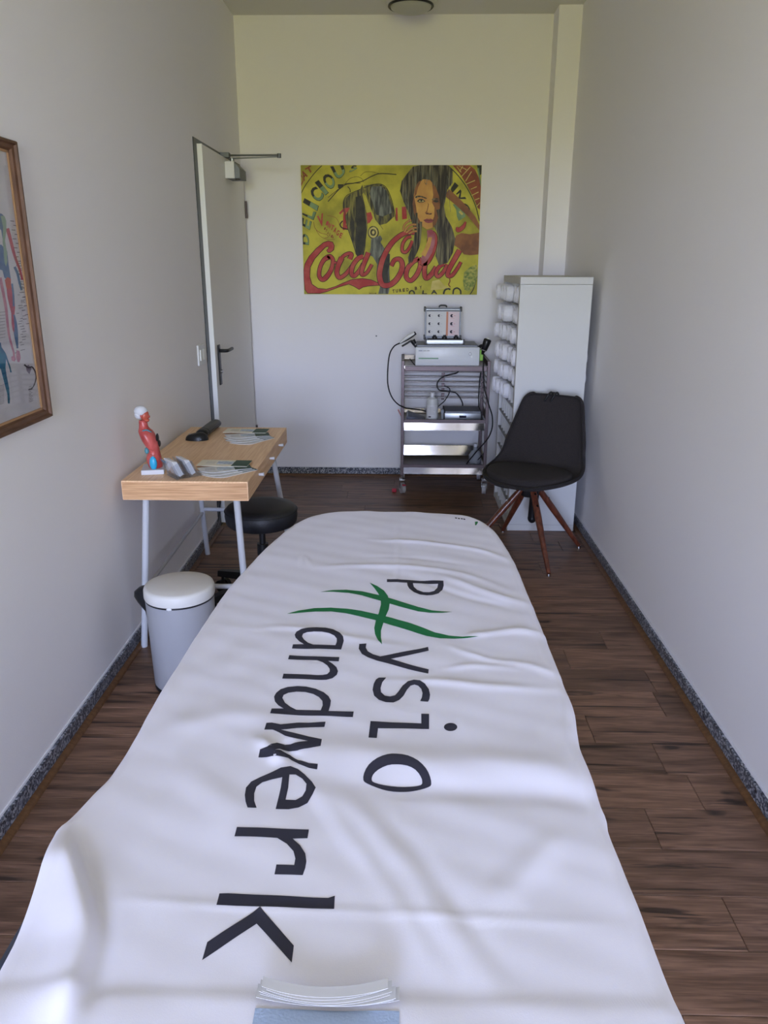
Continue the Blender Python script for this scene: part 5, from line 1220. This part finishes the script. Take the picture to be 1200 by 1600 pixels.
# documents in a grey film sleeve leaning at the left of the shelf
q0, q1 = at_y(634, 655, 5.27), at_y(664, 655, 5.27)
sl = thing('document_sleeve', ((q0.x+q1.x)/2, 5.33, zs), 'grey film sleeve of papers lying at the left of the middle shelf', 'sleeve')
mb = MB(); rr = []
for i in range(13):
    f = i/12; x = q0.x + .005 + (q1.x - q0.x)*1.0*f; h = .004 + .062*(1-f)**.8 if f > .0 else .05
    rr.append([(x, 5.25 + .02*f, zs + .001), (x, 5.25 + .02*f, zs + h*.55), (x, 5.33, zs + h), (x, 5.40, zs + h*.7), (x, 5.42, zs + .001)])
build('film', mb.ring_loft(rr), mat('grey_film', '6f7484', .3, c2='565b6b', scale=12), sl, smooth=50)
build('white_sheet', MB().box((q0.x+.03, 5.30, zs+.001), (q1.x+.01, 5.50, zs+.003)), M['paper'], sl)
tag(build('pink_strap', MB().tube([tuple(at_y(622, 640, 5.25)), tuple(at_y(626, 648, 5.255)), tuple(at_y(629, 655, 5.26))], .005, 8), mat('pink_band', 'c98f8c', .6), smooth=True, base=tuple(at_y(622, 640, 5.25))), 'thin pink strap sticking out left of the middle shelf', 'strap')
# small clear cup beside the bottle
cu = at_y(692, 653, 5.32)
tag(build('clear_cup', MB().lathe([(.014, zs), (.017, zs+.07), (.015, zs+.07), (.012, zs+.003), (.001, zs+.003)], (cu.x, 5.32, 0), 20), M['clear_bag'], smooth=50, base=(cu.x, 5.32, zs)), 'small clear cup between bottle and silver box', 'cup')
# wrapped clear bottle on the lowest shelf
zl = .1918; cb2 = at_y(742, 722, 5.33)
wb_ = thing('wrapped_bottle', (cb2.x, 5.33, zl), 'crumpled clear plastic bottle on the lowest shelf of the trolley', 'bottle')
rings = []
for k_, (r, z) in enumerate(((.036, 0), (.042, .01), (.041, .04), (.043, .06), (.030, .085), (.014, .10), (.012, .125))):
    rings.append([Vector((cb2.x + r*(1 + .10*math.sin(5*t + k_*2))*math.cos(t), 5.33 + r*(1 + .10*math.sin(4*t + k_))*math.sin(t), zl + z)) for t in [2*math.pi*i/24 for i in range(24)]])
build('film_body', MB().ring_loft(rings), M['clear_bag'], wb_, smooth=30)
build('bottle_cap', MB().cyl((cb2.x, 5.33, zl+.122), (cb2.x, 5.33, zl+.145), .013, n=18), M['bone'], wb_, smooth=40)

# ================================================================== WHITE SHELF CABINET WITH ROLLED TOWELS
SX0, SX1, SY0, SY1, SZ = .642, 1.040, 4.44, 5.18, 1.472
TK = .038
cab = thing('shelf_cabinet', ((SX0+SX1)/2, (SY0+SY1)/2, 0), 'tall white shelf cabinet seen from its side, its open front full of rolled towels', 'cabinet')
build('side_panel', MB().box((SX0, SY0, 0), (SX1, SY0+TK, SZ-TK-.0012), None, .0015), M['lacquer'], cab)
build('side_panel', MB().box((SX0, SY1-TK, 0), (SX1, SY1, SZ-TK-.0012), None, .0015), M['lacquer'], cab)
build('top_panel', MB().box((SX0, SY0, SZ-TK), (SX1, SY1, SZ), None, .0015), M['lacquer'], cab)
build('bottom_panel', MB().box((SX0+.002, SY0+TK+.0005, .002), (SX1-.002, SY1-TK-.0005, TK)), M['lacquer'], cab)
build('plinth_line', MB().box((SX0+.004, SY0-.0006, TK-.001), (SX1-.004, SY0+.001, TK+.001)), M['caster'], cab)
NR, NC = 12, 7
iy0, iy1 = SY0+TK, SY1-TK; iz0, iz1 = TK, SZ-TK
rh = (iz1 - iz0)/NR; cw = (iy1 - iy0)/NC
for r in range(1, NR): build('shelf', MB().box((SX0+.004, iy0+.0005, iz0+r*rh-.004), (SX1-.006, iy1-.0005, iz0+r*rh+.004)), M['insert_shade'], cab, fix=False)  # shelves coloured darker than the cabinet to paint shade between the rows
for c_ in range(1, NC): build('divider', MB().box((SX0+.012, iy0+c_*cw-.0035, iz0+.0005), (SX1-.004, iy0+c_*cw+.0035, iz1-.0005)), M['lacquer'], cab, fix=False)
build('added_back_panel', MB().box((SX0+.36, iy0, iz0), (SX0+.366, iy1, iz1)), M['insert_shade'], cab)  # added, greyed panel closing the open back to darken the compartments
def towel_mesh(seed, r=.044, L=.31):
    rn = random.Random(seed); mb = MB(); rings = []; n_ = 26; ph = rn.uniform(0, 6)
    def R(t, k): return r*(1 + .045*math.sin(3*t + ph + k*.3) + .03*math.sin(7*t + ph*2) + (.05 if abs((t - ph) % (2*math.pi)) < .25 else 0))
    # spiral end: concentric folds
    for k_, (f, x) in enumerate(((.06, .012), (.22, .004), (.30, .012), (.42, .003), (.50, .012), (.64, .002), (.72, .010), (.86, 0), (.97, .006), (1.0, .020))):
        rings.append([(x - .0, R(t, 0)*f*math.cos(t), R(t, 0)*f*math.sin(t)*1.06) for t in [2*math.pi*i/n_ for i in range(n_)]])
    for k_ in range(1, 5):
        x = .02 + (L-.02)*k_/4; rings.append([(x, R(t, k_)*math.cos(t), R(t, k_)*math.sin(t)*1.06) for t in [2*math.pi*i/n_ for i in range(n_)]])
    mb.ring_loft(rings); return mb
protos = []
for s_ in range(4):
    o = build('rolled_towel', towel_mesh(s_), M['towel'], smooth=50); protos.append(o)
used = [False]*4
rown = ['top row', 'second row from the top', 'third row from the top', 'fourth row from the top', 'fifth row from the top', 'sixth row from the top']
rn = random.Random(11)
for r in range(6):
    for c_ in range(NC):
        k_ = (r*3 + c_*2) % 4
        if used[k_]: o = protos[k_].copy(); COL.objects.link(o)
        else: o = protos[k_]; used[k_] = True
        far = c_/(NC-1)
        prot = -.055 + .075*(1-far)*0 if far < .3 else 0
        xo = (.004 if far < .45 else -.022 - .030*(far-.45)) + rn.uniform(-.020, .010)
        if r == 5 and c_ in (0, 1): xo += .02
        o.location = (SX0 + xo, iy0 + (c_+.5)*cw, iz1 - (r+.5)*rh - .002); o.rotation_euler = (0, 0, 0)
        o.scale = (1, min(1.0, (cw-.009)/(2*.044*1.09)), min(1, (rh-.010)/(2*.044*1.06*1.09)))
        place = 'nearest the cabinet side panel' if c_ == 0 else 'at the far end' if c_ == NC-1 else ['', 'second', 'third', 'middle', 'third-last', 'second-last'][c_] + ' from the near side' if c_ < 3 else ('in the middle' if c_ == 3 else ['', '', '', '', 'third', 'second'][c_] + ' from the far end')
        tag(o, 'white rolled towel, %s, %s' % (rown[r], place), 'towel', 'rolled towels in the cabinet')
# two towels pushed through so that they show beyond the right edge
for z_, lab in ((1.075, 'white towel poking out behind the right edge of the cabinet, upper'), (.90, 'white towel poking out behind the right edge of the cabinet, lower')):
    r_ = round((iz1 - z_)/rh - .5); z2 = iz1 - (r_+.5)*rh
    mb = MB().ell((SX1 + .004, SY0 + TK + cw*.5, z2), .018, .038, .046, 18, 10)
    tag(build('towel_end', mb, M['towel'], smooth=True, base=(SX1, SY0+TK+cw*.5, z2)), lab, 'towel', 'towel ends behind the cabinet')

# ================================================================== CHAIR
cc = Vector((.700, 4.06, 0)); Fd = Vector((-.50, -.866, 0)).normalized(); Sd = Vector((-Fd.y, Fd.x, 0)); Sd = Vector((.866, -.50, 0))
chr_ = thing('shell_chair', tuple(cc), 'charcoal fabric shell chair with splayed walnut legs in front of the white cabinet', 'chair')
def cp(f, s_, z): return cc + Fd*f + Sd*s_ + Vector((0, 0, z))
prof = [ # f, z, half width, side lift, forward wrap
 (.250,.438,.020,.00,.0),(.246,.442,.075,.000,0),(.235,.447,.118,.002,0),(.215,.452,.152,.004,0),(.180,.456,.194,.006,0),(.130,.457,.224,.009,0),(.070,.455,.244,.013,0),
 (.000,.453,.256,.018,.0),(-.060,.453,.256,.026,.0),(-.115,.458,.250,.036,.006),(-.155,.475,.240,.044,.018),(-.182,.505,.232,.042,.030),(-.200,.548,.226,.032,.042),
 (-.214,.60,.224,.022,.045),(-.226,.66,.214,.012,.043),(-.238,.72,.203,.006,.040),(-.248,.775,.193,.003,.036),(-.256,.82,.185,.0,.032),(-.262,.850,.178,.0,.030),(-.266,.868,.168,.0,.026),(-.268,.879,.152,0,.020),(-.269,.884,.130,0,.014)]
NSS = 18
def shell(prof, off=0.0):
    vs, fs = [], []
    for f, z, hw, lf, wr_ in prof:
        if z > .46: hw -= .014*(z-.46)/.42; z = .46 + (z-.46)*.915
        so = .012*max(0, z-.46)/.42
        for i in range(NSS+1):
            s_ = -1 + 2*i/NSS; e_ = abs(s_)**2.4
            vs.append(cp(f + wr_*e_, so + hw*math.sin(s_*math.pi/2*.98)/math.sin(math.pi/2*.98), z + lf*e_))
    for r in range(len(prof)-1):
        for i in range(NSS): a_ = r*(NSS+1)+i; fs.append((a_, a_+1, a_+NSS+2, a_+NSS+1))
    return vs, fs
vs, fs = shell(prof)
mb = MB().add(vs, fs)
sh = build('chair_shell', mb, M['chair_fabric'], chr_, smooth=True, fix=False)
sm_ = sh.modifiers.new('thick', 'SOLIDIFY'); sm_.thickness = .016; sm_.offset = -1; 
sb_ = sh.modifiers.new('sub', 'SUBSURF'); sb_.levels = 1; sb_.render_levels = 2
edge = [vs[r*(NSS+1)] for r in range(len(prof))] + [vs[(len(prof)-1)*(NSS+1)+i] for i in range(1, NSS)] + [vs[r*(NSS+1)+NSS] for r in range(len(prof)-1, -1, -1)]
build('piping', MB().tube([tuple(p) for p in edge], .0055, 8, smooth=2), M['chair_pipe'], chr_, smooth=True)
# seat pad
rings = []
for k_, (g_, z_) in enumerate(((1.0, .452), (1.0, .466), (.985, .474), (.93, .480), (.80, .484), (.5, .486), (.1, .487))):
    rings.append([cp(.030 + .208*g_*math.cos(t)*(1 if math.cos(t) > 0 else .90), .232*g_*math.sin(t)*(1 - .0*math.cos(t)), z_ + .010*(abs(math.sin(t))*g_)**3) for t in [2*math.pi*i/40 for i in range(40)]])
build('seat_cushion', MB().ring_loft(rings), M['chair_fabric'], chr_, smooth=50)
hz = .415
build('under_plate', MB().lathe([(.02, .385), (.075, .385), (.085, .40), (.085, .425), (.02, .425)], cc, 24), M['black'], chr_, smooth=40)
build('leg_bracket', MB().lathe([(.01, .335), (.045, .335), (.055, .36), (.055, .386), (.01, .386)], cc, 8), M['black'], chr_, smooth=30)
feet = [(.766,3.725), (1.012,4.150), (.341,3.989), (.612,4.408)]
for fx, fy in feet:
    fo = Vector((fx, fy, 0)); d = (fo - cc); d.z = 0; dn = d.normalized()
    top = cc + dn*.035 + Vector((0, 0, .392)); bot = fo + Vector((0, 0, .014))
    lg = build('leg', MB().cyl(top, top.lerp(bot, .35), .0165, .0185, 16).cyl(top.lerp(bot, .35), bot, .0185, .0115, 16), M['leg_wood'], chr_, smooth=40)
    build('foot_glide', MB().cyl(bot + Vector((0,0,.001)), fo, .011, .012, 14), M['chrome'], lg, smooth=40)
    sdv = Vector((-dn.y, dn.x, 0)); ax_ = (bot - top).normalized(); nn = sdv.cross(ax_).normalized(); nn = nn if nn.z > 0 else -nn
    for f in (.10, .24):
        p = top.lerp(bot, f); build('leg_screw', MB().cyl(p + nn*.014, p + nn*.0205, .006, n=12), M['chrome'], lg, smooth=40)
bk = cc + Sd*.02 + Vector((0, 0, 0)) + Fd*(-.03)
build('swivel_column', MB().cyl(bk + Vector((0, 0, .40)), bk + Vector((-.005, 0.02, .20)), .026, .024, 16).ell(bk + Vector((-.005, .02, .195)), .025, .025, .03, 16, 8), M['black'], chr_, smooth=40)
dzc = -.036
tcx = cp(-.262, -.02, .88 + dzc)
clip = thing('hair_clip', tuple(tcx), 'small black clip hooked over the top edge of the chair', 'clip')
for s_ in (-.022, .012):
    build('clip_jaw', MB().tube([tuple(cp(-.235, s_-.012, .852 + dzc)), tuple(cp(-.236, s_-.002, .872 + dzc)), tuple(cp(-.245, s_+.008, .894 + dzc)), tuple(cp(-.275, s_+.010, .899 + dzc)), tuple(cp(-.305, s_+.012, .875 + dzc))], .0052, 8), M['black'], clip, smooth=True)
build('clip_hinge', MB().cyl(cp(-.262, -.018, .898 + dzc), cp(-.262, .026, .898 + dzc), .005, n=10), M['black'], clip, smooth=40)
